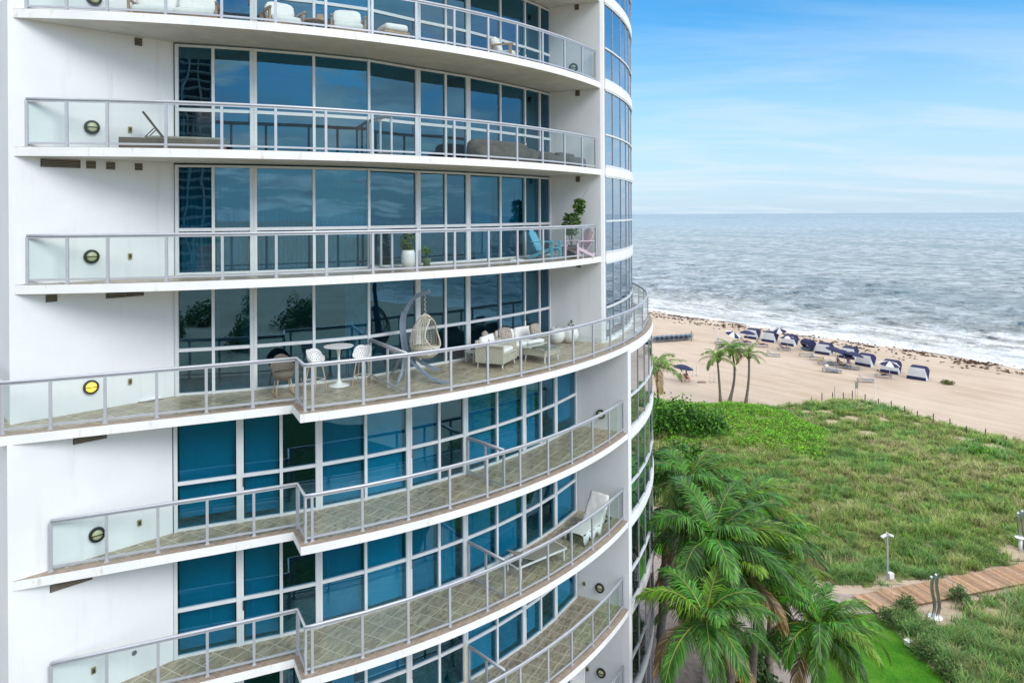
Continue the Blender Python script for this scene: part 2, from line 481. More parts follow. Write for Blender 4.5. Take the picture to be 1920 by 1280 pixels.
a = ang(t2[-1])
while a < 68: a += 4.1; t2.append(pol(18.25, a))
railing([Vector((-12.6, 16.35))]+t1+t2, FZ['T'])
for lv, py in ((5, 960), (6, 1160), (7, 1300), (8, 1400)):
    l1 = [onwing(px, py) for px in (95, 199.5, 296, 388.5, 476, 558)]+[arc(572.5, 18.22, py)]
    l2 = [arc(px, 18.22, py-60) for px in (584.8, 679, 765, 843, 913, 975, 1027.5, 1072, 1111, 1142, 1169)]
    railing(l1+l2, FZ[lv])
# dividers between two flats
def divider(p, q, z):
    n = 3; railing([p+(q-p)*(i/(n-1)) for i in range(n)], z, 'divider')
divider(inward(arc(692, 15.66, 700), -.12), inward(arc(766, 18.25, 700), .12), FZ['T'])
for lv in (5, 6, 7): divider(inward(arc(873, 16.45, 900), -.12), inward(arc(950, 18.22, 900), .12), FZ[lv])
for lv in (2, 3): divider(inward(arc(692, 15.66, 450), -.12), inward(arc(738, 17.36, 450), .12), FZ[lv])
# ---- window bays
def bay(pts, z, H, tz, label=None, ends=(.085, .085), blinds=None, handle=None, mull=.07, sill=.06):
    k = len(pts); P = [Vector((p[0], p[1])) for p in pts]
    f = TB(); out = []
    d0 = (P[1]-P[0]).normalized(); d1 = (P[-1]-P[-2]).normalized()
    P[0] = P[0]+d0*ends[0]/2; P[-1] = P[-1]-d1*ends[1]/2
    zt = z+H
    for i, p in enumerate(P):
        d = (P[min(i+1, k-1)]-P[max(i-1, 0)]).normalized()
        rot = Matrix.Rotation(math.atan2(d.y, d.x), 3, 'Z')
        w = ends[0] if i == 0 else ends[1] if i == k-1 else mull
        f.box((p.x, p.y, z+H/2), (w, .12, H), rot)
        if i in (0, k-1):                      # raised lip, reads as the double jamb
            f.box((p.x-(.0)*d.x, p.y, z+H/2), (w*.35, .145, H-.004), rot)
    for i in range(k-1):
        a, b = P[i], P[i+1]; d = (b-a).normalized()
        wa = (ends[0] if i == 0 else mull)/2; wb = (ends[1] if i == k-2 else mull)/2
        a2, b2 = a+d*wa, b-d*wb
        for zz, hh, ww in ((z+sill/2+.005, sill, .105), (zt-.03, .06, .105), (z+tz, .085, .095)):
            f.beam((a2.x, a2.y, zz), (b2.x, b2.y, zz), ww, hh)
    o = f.build('window', M['frame'], label=label)
    for i in range(k-1):
        a, b = P[i], P[i+1]; d = (b-a).normalized()
        wa = (ends[0] if i == 0 else mull)/2; wb = (ends[1] if i == k-2 else mull)/2
        a2, b2 = a+d*wa, b-d*wb
        g = TB()
        for z0, z1 in ((z+sill, z+tz-.042), (z+tz+.042, zt-.06)):
            g.add([(a2.x, a2.y, z0), (b2.x, b2.y, z0), (b2.x, b2.y, z1), (a2.x, a2.y, z1)], [(0, 1, 2, 3)])
        g.build('pane', M['tint'], o)
        spec = blinds[i] if blinds else None
        nn = Vector((-d.y, d.x))*.17
        if spec:
            kind = spec[0]; bl = TB()
            A = a2+nn+d*.03; B = b2+nn-d*.03; ztop = zt-.08
            if kind == 'roller':
                zb = zt-(H-.08)*spec[1]
                bl.beam((A.x, A.y, (ztop+zb)/2), (B.x, B.y, (ztop+zb)/2), .006, ztop-zb)
                bl.beam((A.x, A.y, zb), (B.x, B.y, zb), .03, .035)
                bl.build('roller_blind', M['blind'] if (int(z*7)+i) % 3 else M['blind2'], o)
            elif kind == 'slats':
                nsl = 34
                for q in range(nsl):
                    zz = ztop-(H-.15)*q/nsl
                    R = Vector((A.x, A.y, zz)); Q = Vector((B.x, B.y, zz))
                    n3 = Vector((nn.x, nn.y, 0)).normalized()
                    bl.add([R-n3*.02-Vector((0, 0, .026)), Q-n3*.02-Vector((0, 0, .026)), Q+n3*.02+Vector((0, 0, .026)), R+n3*.02+Vector((0, 0, .026))], [(0, 1, 2, 3)])
                bl.build('slatted_blind', M['blind'], o)
            else:
                f0, f1 = spec[1], spec[2]; n = max(4, int((B-A).length*(f1-f0)/.055)); vs = []; fs = []
                for q in range(n+1):
                    t = f0+(f1-f0)*q/n; p = A+(B-A)*t+nn.normalized()*(.035 if q % 2 else -.035)
                    vs += [(p.x, p.y, z+.05), (p.x, p.y, ztop)]
                    if q: fs.append((2*q-2, 2*q, 2*q+1, 2*q-1))
                bl.add(vs, fs); bl.build('curtain', M['sheer'] if z > 15 else M['blind'], o)
    if handle is not None:
        i, side = handle
        p = P[i]; d = (P[min(i+1, k-1)]-P[max(i-1, 0)]).normalized(); nn = Vector((d.y, -d.x))
        c = p+nn*.085+d*side
        hd = TB(); c3 = Vector((c.x, c.y, z+1.0)); n3 = Vector((nn.x, nn.y, 0))
        hd.tube([c3-n3*.03+Vector((0, 0, -.11)), c3+n3*.02+Vector((0, 0, -.10)), c3+n3*.02+Vector((0, 0, .10)), c3-n3*.03+Vector((0, 0, .11))], .011, 6)
        hd.build('handle', M['dark'], o)
    return o
RU = lambda px: 15.66 if px < 700 else 15.66-(px-700)*.0033 if px < 785 else 15.38 if px < 960 else 15.38+(px-960)*.0022
ubays = [[329, 400.5, 475.5], [475.5, 588.5, 691, 782.5], [782.5, 834.5, 876.5], [876.5, 937, 983, 1010.5, 1031]]
c_ = lambda a, b: ('curtain', a, b)
ublinds = {
 0: [None]*4,
 1: [[None, c_(.0, .06)], None, None, [None, None, c_(0, .5), None]],
 2: [[c_(0, .12), c_(0, .05)], [None, None, None], None, [None, None, None, None]],
 3: [[c_(.0, 1), c_(0, 1)], [c_(0, 1), c_(0, 1), None], None, [c_(.25, .9), c_(0, 1), c_(.2, 1), None]],
 'T': [[None, c_(0, .08)], [None, c_(.6, 1), None], None, [None, None, None, None]],
}
for lv in (0, 1, 2, 3, 'T'):
    py = {0: 100, 1: 100, 2: 250, 3: 430, 'T': 650}[lv]
    for bi, b in enumerate(ubays):
        bl = ublinds[lv][bi]
        bay([arc(px, RU(px), py) for px in b], FZ[lv], 2.80, 1.15, blinds=bl, handle={0: (2, -.07), 1: (3, -.05), 2: None, 3: (2, -.04) }.get(bi))
lbays = [[325.5, 450], [450, 527, 597.5], [597.5, 685, 766], [766, 822.5, 871.5], [871.5, 931, 981.5], [981.5, 1013, 1041], [1041, 1080]]
r_ = lambda a: ('roller', a)
lblinds = {
 5: [[r_(.93)], [r_(.97), None], [r_(1), r_(1)], [r_(1), None], [('slats',), ('slats',)], [('slats',), None], [r_(.9)]],
 6: [[r_(.99)], [r_(.99), None], [r_(.99), r_(.99)], [r_(1), c_(0, .9)], [c_(0, 1), c_(0, 1)], [None, None], [c_(0, 1)]],
 7: [[None], [None, None], [c_(.25, .8), r_(.6)], [r_(.2), r_(.3)], [r_(.98), r_(.98)], [r_(.97), None], [r_(.98)]],
 8: [[r_(.5)], [None, None], [r_(.5), r_(.6)], [None, None], [r_(.98), r_(.6)], [None, None], [r_(.98)]],
}
for lv in (5, 6, 7, 8):
    py = {5: 850, 6: 1060, 7: 1200, 8: 1300}[lv]
    for bi, b in enumerate(lbays):
        bay([arc(px, 16.47+(.12 if px < 400 else 0), py) for px in b], FZ[lv], 2.80, 1.15, blinds=lblinds[lv][bi],
            handle={1: (0, .03), 3: (0, .03), 5: (0, .03)}.get(bi), mull=.075)
# ---- curtain walls of the rounded end
def curtain(R, a0, a_list, zf, z1, sp, a_end, lowest=False):
    "one storey of rounded glazing"
    angs = list(a_list)
    while angs[-1] < a_end: angs.append(angs[-1]+4.15)
    angs = [a0]+angs
    f = TB(); P = [pol(R, x) for x in angs]
    for i, p in enumerate(P):
        rot = Matrix.Rotation(math.radians(angs[i])+PI/2, 3, 'Z')
        f.box((p.x, p.y, (zf+.09+z1)/2), (.030, .03, z1-zf-.09), rot, 1)
    for i in range(len(P)-1):
        for zz in (zf+1.23, zf+.13, z1-.03):
            f.beam((P[i].x, P[i].y, zz), (P[i+1].x, P[i+1].y, zz), .07, .06)
    o = f.build('rounded_window', [M['frame'], M['mullion']])
    g = TB(); r0 = R-.01
    for i in range(len(P)-1):
        a, b = pol(r0, angs[i]), pol(r0, angs[i+1])
        g.add([(a.x, a.y, zf+.09), (b.x, b.y, zf+.09), (b.x, b.y, z1), (a.x, a.y, z1)], [(0, 1, 2, 3)])
    g.build('pane', M['tower'], o)
    # spandrel band at floor level
    band = [pol(R+.045, x) for x in np.linspace(a0-.15, angs[-1], 60)]
    TB().prism(band+[pol(R-.16, x) for x in np.linspace(angs[-1], a0-.15, 60)], zf-sp, zf+.09).build('spandrel', M['fascia'], o)
au = [ang(arc(px, 17.6, 400)) for px in (1149.7, 1164.2, 1174.2, 1179.8)]
al = [ang(arc(px, 18.45, 900)) for px in (1199, 1211.3, 1219.8, 1225)]
for lv, nx in ((0, 33.5), (1, FZ[0]), (2, FZ[1]), (3, FZ[2]), ('T', FZ[3])):
    curtain(17.6, ang(K2), au, FZ[lv], nx-.22, .22 if lv != 'T' else .1, 70)
for lv, nx in ((5, FZ['T']), (6, FZ[5]), (7, FZ[6]), (8, FZ[7])):
    curtain(18.42, ang(L2), al, FZ[lv], nx-.22, .22, 70)
curtain(18.42, ang(L2), al, .2, FZ[8]-.22, .3, 70)
# band under the terrace
bd = [pol(18.46, x) for x in np.linspace(ang(L2)-.15, 70, 60)]
TB().prism(bd+[pol(18.2, x) for x in np.linspace(70, ang(L2)-.15, 60)], FZ['T']-.32, FZ['T']-TH+.003).build('spandrel', M['fascia'])
# floor plates behind the curtain wall
for lv in (0, 1, 2, 3):
    p = [pol(17.45, x) for x in np.linspace(-28.6, 70, 40)]+[pol(11.1, x) for x in np.linspace(70, -28.6, 20)]
    TB().prism(p, FZ[lv]-.19, FZ[lv]-.01).build('floor_plate', [M['soffit']])
for lv in (5, 6, 7, 8):
    p = [pol(18.25, x) for x in np.linspace(-28.0, 70, 40)]+[pol(11.1, x) for x in np.linspace(70, -28.0, 20)]
    TB().prism(p, FZ[lv]-.19, FZ[lv]-.01).build('floor_plate', [M['soffit']])
# blinds behind parts of the lower rounded glazing
for lv in (5, 6, 7):
    b = TB()
    a0 = ang(L2)+.6
    for i in range(3):
        if (i+lv) % 3 == 2: continue
        p, q = pol(18.2, a0+i*3.6), pol(18.2, a0+i*3.6+3.2)
        zt = FZ[lv]+2.7; zb = FZ[lv]+(.3 if (i*7+lv) % 2 else 1.3)
        b.beam((p.x, p.y, (zt+zb)/2), (q.x, q.y, (zt+zb)/2), .01, zt-zb)
    b.build('roller_blind', M['blind'])
# ---- wall lamps, vents, outlets
def wallframe(px, py, A, B):
    p = onwall(px, py, A, B); d = Vector((B.x-A.x, B.y-A.y, 0)).normalized()
    n = Vector((d.y, -d.x, 0))
    return p, Matrix((d, Vector((0, 0, 1)), n)).transposed(), n
def wall_lamp(px, py, A, B, mat_='lens'):
    p, R, n = wallframe(px, py, A, B)
    o = TB().lathe(p, [(.165, 0), (.165, .05), (.155, .07), (.125, .075), (.12, .05)], 28, rot=R).build('wall_lamp', M['dark'], smooth=False,
        label='lit round wall lamp glowing yellow' if mat_ == 'lit' else None)
    TB().lathe(p, [(.121, .045), (.10, .07), (.06, .085), (0.0001, .09)], 24, rot=R).build('lens', M[mat_], o, smooth=True)
    b = TB(); x = R @ Vector((1, 0, 0)); b.beam(p-x*.13+n*.088, p+x*.13+n*.088, .016, .02); b.build('bar', M['dark'], o)
def vent(px, py, w, h, A, B):
    p, R, n = wallframe(px, py, A, B); b = TB()
    b.box(p+n*.004, (w, h, .012), R)
    o = b.build('air_vent', M['vent'])
    s_ = TB(); k = max(3, int(h/.036))
    for i in range(k):
        zz = -h/2+h*(i+.5)/k
        s_.box(p+n*.018+Vector((0, 0, zz)), (w*.95, .012, .022), R @ Matrix.Rotation(.5, 3, 'X'))
    s_.build('slat', M['slat'], o)
def outlet(px, py, A, B, round_=False):
    p, R, n = wallframe(px, py, A, B); b = TB()
    if round_:
        b.lathe(p, [(.055, 0), (.055, .012), (.0001, .013)], 20, rot=R); b.build('blanking_plate', M['steel'])
        return
    b.box(p+n*.02, (.085, .135, .04), R)
    o = b.build('outlet_box', M['brass'])
    TB().box(p+n*.046, (.05, .08, .012), R).build('flap', M['vent'], o)
wall_lamp(176, -2, W0, WU); wall_lamp(172, 239, W0, WU); wall_lamp(171.3, 481, W0, WU); wall_lamp(170.3, 725, W0, WU, 'lit')
wall_lamp(181.5, 1001, W0L, WL)
wall_lamp(1075.5, 128, GU, K1)
wall_lamp(1126.5, 776, GL, L1); wall_lamp(1125, 1101, GL, L1); wall_lamp(1127.5, 1260, GL, L1)
outlet(243.5, 243, W0, WU); outlet(243.5, 480, W0, WU); outlet(243.5, 714.5, W0, WU)
outlet(261, 979, W0L, WL); outlet(175, 1255, W0L, WL); outlet(251.8, 1223, W0L, WL, True)
outlet(1096, 1093, GL, L1); outlet(1102, 1253, GL, L1); outlet(262, -6, W0, WU)
vent(259.5, 79, .17, .19, W0, WU)
vent(114, 306.5, .78, .19, W0, WU); vent(170.7, 309, .20, .18, W0, WU); vent(207.5, 311, .19, .18, W0, WU); vent(260, 313, .17, .17, W0, WU)
vent(96.5, 559, .22, .17, W0, WU); vent(217, 553, .42, .14, W0, WU); vent(253, 550, .40, .14, W0, WU)
vent(169, 820, .66, .17, W0L, WL); vent(134, 1091, .80, .16, W0L, WL)
vent(1081.5, 14, .16, .20, GU, K1); vent(1083, 175, .16, .20, GU, K1); vent(1083.5, 336, .16, .20, GU, K1); vent(1085, 497, .17, .17, GU, K1)
# ================================================================= BALCONY FURNITURE
def facing(dx, dy): return math.atan2(dx, -dy)      # rotation that turns local -Y to (dx,dy)
V3 = Vector
def rx(a): return Matrix.Rotation(a, 3, 'X')
def cushion(mb, c, size, rot=None, mi=0, puff=.22):
    "soft box: superellipsoid"
    n, k = 14, 8; vs = []; fs = []
    for i in range(k+1):
        th = -PI/2+PI*i/k
        for j in range(n):
            ph = 2*PI*j/n
            sg = lambda x, e: math.copysign(abs(x)**e, x)
            x = sg(math.cos(th), puff*1.4)*sg(math.cos(ph), puff); y = sg(math.cos(th), puff*1.4)*sg(math.sin(ph), puff); z = sg(math.sin(th), .6)
            v = V3((x*size[0]/2, y*size[1]/2, z*size[2]/2))
            if rot is not None: v = rot @ v
            vs.append(v+V3(c))
    for i in range(k):
        for j in range(n):
            a = i*n+j; b = i*n+(j+1) % n
            fs.append((a, b, b+n, a+n))
    mb.add(vs, fs, mi); return mb
def arc_pts(p0, p1, p2, n=10):
    p0, p1, p2 = V3(p0), V3(p1), V3(p2)
    return [(1-t)**2*p0+2*t*(1-t)*p1+t*t*p2 for t in [i/(n-1) for i in range(n)]]
zT = FZ['T']+.003
# --- bar table
p = at(635.5, 722, zT)
t = empty('bar_table', p, 0, 'round white pedestal bar table between the two white bar stools', 'table')
MB().lathe((0, 0, 0), [(.29, 0), (.29, .012), (.20, .03), (.08, .07), (.04, .16), (.032, .45), (.036, .80), (.06, .96), (.14, 1.02)], 32).build('pedestal', M['white'], t, smooth=True)
MB().lathe((0, 0, 0), [(.30, 1.02), (.385, 1.035), (.39, 1.045), (.39, 1.055), (0.0001, 1.056)], 40).build('table_top', M['white'], t)
# --- bar stools
def stool(loc, rz, label):
    t = empty('bar_stool', loc, rz, label, 'bar stool', 'white bar stools on the terrace')
    sh = MB(); n = 40; rows = 17; vs = []; 
    for i in range(rows):                      # bucket shell
        f = i/(rows-1)
        for j in range(n):
            a = 2*PI*j/n; back = max(0, math.sin(a)); side = abs(math.cos(a))
            h = .05+.26*back**.8+.10*side*(1 if math.sin(a) > -.4 else .3)
            r = .17+.06*min(1, f*1.6)
            vs.append(V3((r*math.cos(a)*1.08, r*math.sin(a)*1.0, .70+h*f)))
    fs = []
    for i in range(rows-1):
        for j in range(n):
            a = i*n+j; b = i*n+(j+1) % n
            if 2 <= i <= 13 and i % 3 == 2 and (j+i//3) % 2 == 0 and math.sin(2*PI*(j+.5)/n) > .05: continue      # pierced back
            fs.append((a, b, b+n, a+n))
    sh.add(vs, fs); sh.lathe((0, 0, 0), [(0.0001, .685), (.12, .685), (.175, .70), (.17, .712), (0.0001, .705)], 24)
    o = sh.build('seat_shell', M['white'], t); m_ = o.modifiers.new('t', 'SOLIDIFY'); m_.thickness = .012
    for sx in (-1, 1):
        for sy in (-1, 1):
            MB().tube([(sx*.11, sy*.11, .69), (sx*.20, sy*.20, 0)], [.019, .012], 8).build('leg', M['palewood'], t)
    MB().tube([(-.168, -.168, .25), (.168, -.168, .25)], .008, 6).tube([(-.168, .168, .25), (.168, .168, .25)], .008, 6).tube([(-.168, -.168, .25), (-.168, .168, .25)], .008, 6).tube([(.168, -.168, .25), (.168, .168, .25)], .008, 6).build('footrest', M['white'], t)
stool(at(592, 729, zT), facing(.85, -.5), 'white bar stool with pierced back, nearest the corner post of the railing')
stool(at(679, 721, zT), facing(-.25, -1)+.1, 'white bar stool with pierced back beside the low glass divider')
# --- rocking chair
p = at(531, 738, zT)
t = empty('rocking_chair', p, facing(.5, -.85), 'dark bucket rocking chair on pale wooden rockers by the glass doors', 'rocking chair')
MB().lathe((0, 0, 0), [(.05, .36), (.20, .38), (.25, .46), (.27, .56)], 20).build('seat', M['darkwicker'], t, smooth=True)
b = MB(); vs = []; fs = []
for i in range(7):
    for j in range(13):
        a = math.radians(-20+220*j/12); f = i/6; h = .42*f*max(.35, math.sin(a)); r = .265+.05*f
        vs.append((r*math.cos(a), r*math.sin(a)*.95+.02*f, .55+h))
for i in range(6):
    for j in range(12):
        a = i*13+j; fs.append((a, a+1, a+14, a+13))
b.add(vs, fs); o = b.build('backrest', M['darkwicker'], t); o.modifiers.new('t', 'SOLIDIFY').thickness = .02
for sx in (-1, 1):
    MB().tube([(sx*.22, y, .022+.16*y*y) for y in np.linspace(-.40, .42, 9)], .016, 6).build('rocker', M['palewood'], t)
    for sy in (-1, 1): MB().tube([(sx*.15, sy*.13, .40), (sx*.22, sy*.19, .03)], .016, 6).build('leg', M['palewood'], t)
# --- board on the floor by the wall
p = at(280, 748.5, zT)
t = empty('floor_scale', p, facing(.66, -.72), 'flat white board lying on the terrace floor against the white wall', 'board')
MB().box((0, 0, .025), (.52, .34, .03)).build('board', M['white'], t, bevel=.006)
MB().tube([(.1, .14, .04), (.12, .16, .07), (.16, .15, .11), (.19, .16, .10)], .01, 6).build('knob', M['dark'], t)
# --- hanging egg chair
p = at(783, 709, zT)
t = empty('hanging_chair_stand', p, 0, 'blue grey curved wooden stand carrying the cream egg chair', 'hanging chair stand')
Yb = p.y
def vp(px, py, dy=0.0):     # point in the vertical plane Y = Yb+dy
    r = ray(px, py); y = Yb+dy
    return V3((r.x*y, y, CH+r.z*y))-p
spine = [vp(x, y, d) for x, y, d in ((765, 672, .25), (761, 650, .25), (757.5, 625, .22), (757, 600, .18), (761, 583, .12), (770, 566, .05), (783, 554, -.02), (806, 546, -.1))]
def smooth(pts, n=28):
    out = []; k = len(pts)
    for i in range(n):
        t_ = i/(n-1)*(k-1); a = min(int(t_), k-2); u = t_-a
        p0, p1, p2, p3 = pts[max(a-1, 0)], pts[a], pts[a+1], pts[min(a+2, k-1)]
        out.append(.5*((2*p1)+(-p0+p2)*u+(2*p0-5*p1+4*p2-p3)*u*u+(-p0+3*p1-3*p2+p3)*u**3))
    return out
def band(mb, pts, w, h, updir=(1, 0, 0)):
    n = len(pts); vs = []; fs = []
    for i, q in enumerate(pts):
        d = (pts[min(i+1, n-1)]-pts[max(i-1, 0)]).normalized()
        s_ = V3((0, 1, 0)); s_ = (s_-d*s_.dot(d)).normalized(); u = d.cross(s_)
        for a, b in ((-1, -1), (1, -1), (1, 1), (-1, 1)): vs.append(q+s_*(a*h/2)+u*(b*w/2))
    for i in range(n-1):
        for j in range(4):
            a = 4*i+j; b = 4*i+(j+1) % 4
            fs.append((a, b, b+4, a+4))
    fs += [(3, 2, 1, 0), tuple(4*(n-1)+j for j in range(4))]
    mb.add(vs, fs); return mb
band(MB(), smooth(spine), .11, .10).build('arm', M['greywood'], t)
band(MB(), smooth([q+V3((-.06, -.02, 0)) for q in spine[:5]]), .08, .16).build('arm', M['greywood'], t)
for lst in (((757, 655, .2), (768, 672, .05), (785, 690, -.2), (808, 708, -.5), (840, 718.5, -.62)), ((757, 655, .25), (772, 665, .35), (795, 682, .45), (824, 694, .5)),
            ((757, 655, .2), (757, 680, 0), (752, 703, -.3), (741, 722, -.65)), ((757, 652, .28), (750, 672, .4), (742, 688, .5), (736, 697, .55))):
    q = smooth([vp(*a) for a in lst], 20)
    for v in q: v.z = max(v.z, .035)
    band(MB(), q, .075, .10).build('leg', M['greywood'], t)
tip = p+spine[-1]+V3((-.13, .02, .03))
e0 = V3((tip.x-.01, tip.y+.03, zT))
t = empty('hanging_egg_chair', e0, facing(.95, -.35), 'cream woven egg chair hanging by a rope from the blue grey stand', 'egg chair')
ztop = CH+ray(795, 588).z*tip.y-zT; zbot = CH+ray(800, 672).z*tip.y-zT; zc = (ztop+zbot)/2; hh = ztop-zbot
MB().tube([(.02*math.sin(i*1.3), .02*math.cos(i*1.3), ztop+(tip.z-zT-ztop)*i/24) for i in range(25)], .014, 6).build('rope', M['rope'], t)
def egg(f, a):          # f 0 bottom..1 top
    z = zbot+hh*f
    r = .44*(math.sin(PI*min(1, f)**.72)**.62 if 0 < f < 1 else 0)+.01
    return V3((r*math.cos(a)*1.0, r*math.sin(a)*.92, z))
m_ = MB()
openang = lambda f: math.radians(62)*max(0, math.sin(PI*min(1, max(0, (f-.22)/.70))))**.6 if .22 < f < .92 else 0
fr = [i/26 for i in range(27)]
for f in fr[1:-1]:
    o_ = openang(f); n = 40; pts = []
    for j in range(n+1):
        a = -PI/2+o_+(2*PI-2*o_)*j/n; pts.append(egg(f, a))
    m_.tube(pts, .0075 if f > .3 else .012, 4, cap=False)
for j in range(28):
    a = -PI/2+2*PI*(j+.5)/28; pts = [egg(f, a) for f in fr if abs(((a+PI/2+PI) % (2*PI))-PI) > openang(f)]
    if len(pts) > 2:
        seg = []
        for q in pts:
            if seg and (q-seg[-1]).length > .12:
                if len(seg) > 1: m_.tube(seg, .008, 4, cap=False)
                seg = []
            seg.append(q)
        if len(seg) > 1: m_.tube(seg, .008, 4, cap=False)
m_.build('basket', M['wicker'], t)
rim = [egg(f, -PI/2+openang(f)) for f in fr if .24 < f < .92]+[egg(f, -PI/2-openang(f)) for f in reversed(fr) if .24 < f < .92]
MB().tube(rim+[rim[0]], .02, 8).build('rim', M['wicker'], t)
b = MB().lathe((0, 0, 0), [(0.0001, zbot+.01), (.22, zbot+.03), (.36, zbot+.14), (.41, zbot+hh*.26)], 24); b.build('bowl', M['wicker'], t, smooth=True)
cushion(MB(), (0, 0, zbot+.16), (.58, .56, .14)).build('cushion', M['wicker'], t, smooth=True)
# --- wicker armchair and sofa, coffee table
def lattice(mb, p0, ux, uz, w, h, step=.11, r=.007):
    p0, ux, uz = V3(p0), V3(ux), V3(uz); n = int(w/step)+1
    for s_ in (-1, 1):
        for i in range(-int(h/step)-1, n+int(h/step)+2):
            x0 = i*step; pts = []
            a, b = 0.0, h
            xa = x0; xb = x0+s_*h*.6
            # clip to 0..w
            def cl(xa, za, xb, zb):
                if xa == xb: return None
                t0 = max(0, min((0-xa)/(xb-xa), (w-xa)/(xb-xa))); t1 = min(1, max((0-xa)/(xb-xa), (w-xa)/(xb-xa)))
                if t0 >= t1: return None
                return (xa+(xb-xa)*t0, za+(zb-za)*t0, xa+(xb-xa)*t1, za+(zb-za)*t1)
            c = cl(xa, 0, xb, h)
            if c: mb.beam(p0+ux*c[0]+uz*c[1], p0+ux*c[2]+uz*c[3], r*2, r*2)
    return mb
def wicker_seat(loc, rz, W, name, label, cat):
    t = empty(name, loc, rz, label, cat)
    D = .92
    fr_ = MB()
    fr_.box((0, 0, .27), (W-.06, D-.06, .26)).box((0, -D/2+.03, .405), (W, .06, .03)).box((0, D/2-.04, .52), (W, .07, .52), rx(-.06))
    lattice(fr_, (-W/2+.02, -D/2+.026, .15), (1, 0, 0), (0, 0, 1), W-.04, .24)
    fr_.build('frame', M['wicker'], t)
    for sx in (-1, 1):
        a = MB(); a.box((sx*(W/2-.02), 0, .40), (.05, D, .52)).box((sx*(W/2), 0, .67), (.11, D+.02, .035))
        lattice(a, (sx*(W/2+.008), -D/2, .15), (0, 1, 0), (0, 0, 1), D, .5)
        a.build('armrest', M['wicker'], t)
        for sy in (-1, 1): MB().tube([(sx*(W/2-.07), sy*(D/2-.07), .15), (sx*(W/2-.05), sy*(D/2-.05), 0)], [.03, .016], 8).build('leg', M['white'], t)
    n = 1 if W < 1.2 else 2
    for i in range(n):
        w = (W-.12)/n; x = -W/2+.06+w*(i+.5)
        cushion(MB(), (x, -.04, .47), (w-.01, D-.16, .14)).build('seat_cushion', M['cushion'], t, smooth=True)
        cushion(MB(), (x, D/2-.15, .68), (w-.02, .16, .40), rx(-.15)).build('back_cushion', M['cushion'], t, smooth=True)
    return t
ch = wicker_seat((-.50, 20.95, zT), facing(.92, -.39), 1.0, 'wicker_armchair', 'cream wicker armchair with lattice sides and white cushion, nearest the terrace railing', 'armchair')
so = wicker_seat((.22, 22.15, zT), facing(.66, -.76), 1.65, 'wicker_sofa', 'cream wicker sofa with white cushions along the terrace windows', 'sofa')
def pillow(loc, rz, tilt, label, m='pattern', s=.46):
    o = cushion(MB(), (0, 0, 0), (s, .16, s), rx(tilt), puff=.35).build('pillow', M[m], None, smooth=True, loc=loc, rotz=rz)
    tag(o, label, 'pillow', 'patterned pillows on the wicker seats'); return o
pillow((.72, 22.28, zT+.80), facing(.66, -.76)+.2, -.25, 'square patterned pillow propped upright at the right end of the wicker sofa')
pillow((-.25, 21.95, zT+.74), facing(.66, -.76)-.3, -.5, 'patterned pillow tipped over the left end of the wicker sofa')
pillow((-.80, 21.20, zT+.76), facing(.92, -.39)+.3, -.45, 'patterned pillow leaning in the wicker armchair')
t = empty('coffee_table', (.90, 21.55, zT), facing(.8, -.6), 'cream wicker coffee table with glass top in front of the sofa', 'table')
f_ = MB(); f_.box((0, 0, .30), (.80, .80, .18)); lattice(f_, (-.40, -.408, .21), (1, 0, 0), (0, 0, 1), .8, .18); lattice(f_, (-.408, -.40, .21), (0, 1, 0), (0, 0, 1), .8, .18); f_.box((0, 0, .40), (.88, .88, .025))
f_.build('frame', M['wicker'], t)
MB().box((0, 0, .424), (.92, .92, .012)).build('table_top', M['tableglass'], t)
for sx in (-1, 1):
    for sy in (-1, 1): MB().tube([(sx*.34, sy*.34, .21), (sx*.37, sy*.37, 0)], [.028, .015], 8).build('leg', M['white'], t)
t = empty('side_table', at(889, 677, zT), facing(.7, -.7), 'small low white side table behind the wicker armchair', 'table')
MB().box((0, 0, .30), (.42, .42, .03)).build('table_top', M['white'], t, bevel=.005)
for sx in (-1, 1):
    for sy in (-1, 1): MB().box((sx*.18, sy*.18, .142), (.035, .035, .284)).build('leg', M['white'], t)
def leafy(name, parent, n, R, h0, h1, size, cols, up=.4, cx=0, cy=0, mat_='broadleaf', shape=1.0):
    m = MB()
    for i in range(n):
        a = random.random()*2*PI; f = random.random(); r = R*math.sqrt(random.random())*(1-.5*abs(2*f-1)**2)*shape
        c = V3((cx+r*math.cos(a), cy+r*math.sin(a), h0+(h1-h0)*f))
        s = size*random.uniform(.6, 1.3)
        e = Euler((random.uniform(-1, 1), random.uniform(-1, 1), random.random()*6.3)).to_matrix()
        k = random.choice(cols); j = random.uniform(.7, 1.25); k = (k[0]*j, k[1]*j, k[2]*j)
        vs = [e @ V3(v)*s+c for v in ((0, -.5, 0), (.28, -.1, .06), (0, .6, -.06), (-.28, -.1, .06))]
        m.add(vs, [(0, 1, 2, 3)], 0, k)
    return m.build(name, M[mat_], parent)
GC = [(.05, .13, .025), (.08, .18, .03), (.035, .09, .02), (.12, .2, .04)]
for px, lab, pl in ((1045.5, 'large white ball planter, left of the pair by the terrace end wall', 0), (1071, 'large white ball planter with a small sprig, right of the pair by the end wall', 1)):
    q = at(px, 640-pl, zT); t = empty('ball_planter', (q.x-.05, q.y-.35, zT), 0, lab, 'planter', 'white ball planters')
    MB().lathe((0, 0, 0), [(.10, 0), (.20, .06), (.275, .18), (.295, .30), (.26, .44), (.18, .54), (.14, .55), (.13, .50)], 28).build('pot', M['white'], t, smooth=True)
    leafy('plant', t, 30 if pl else 10, .10, .48, .78 if pl else .56, .10, GC)
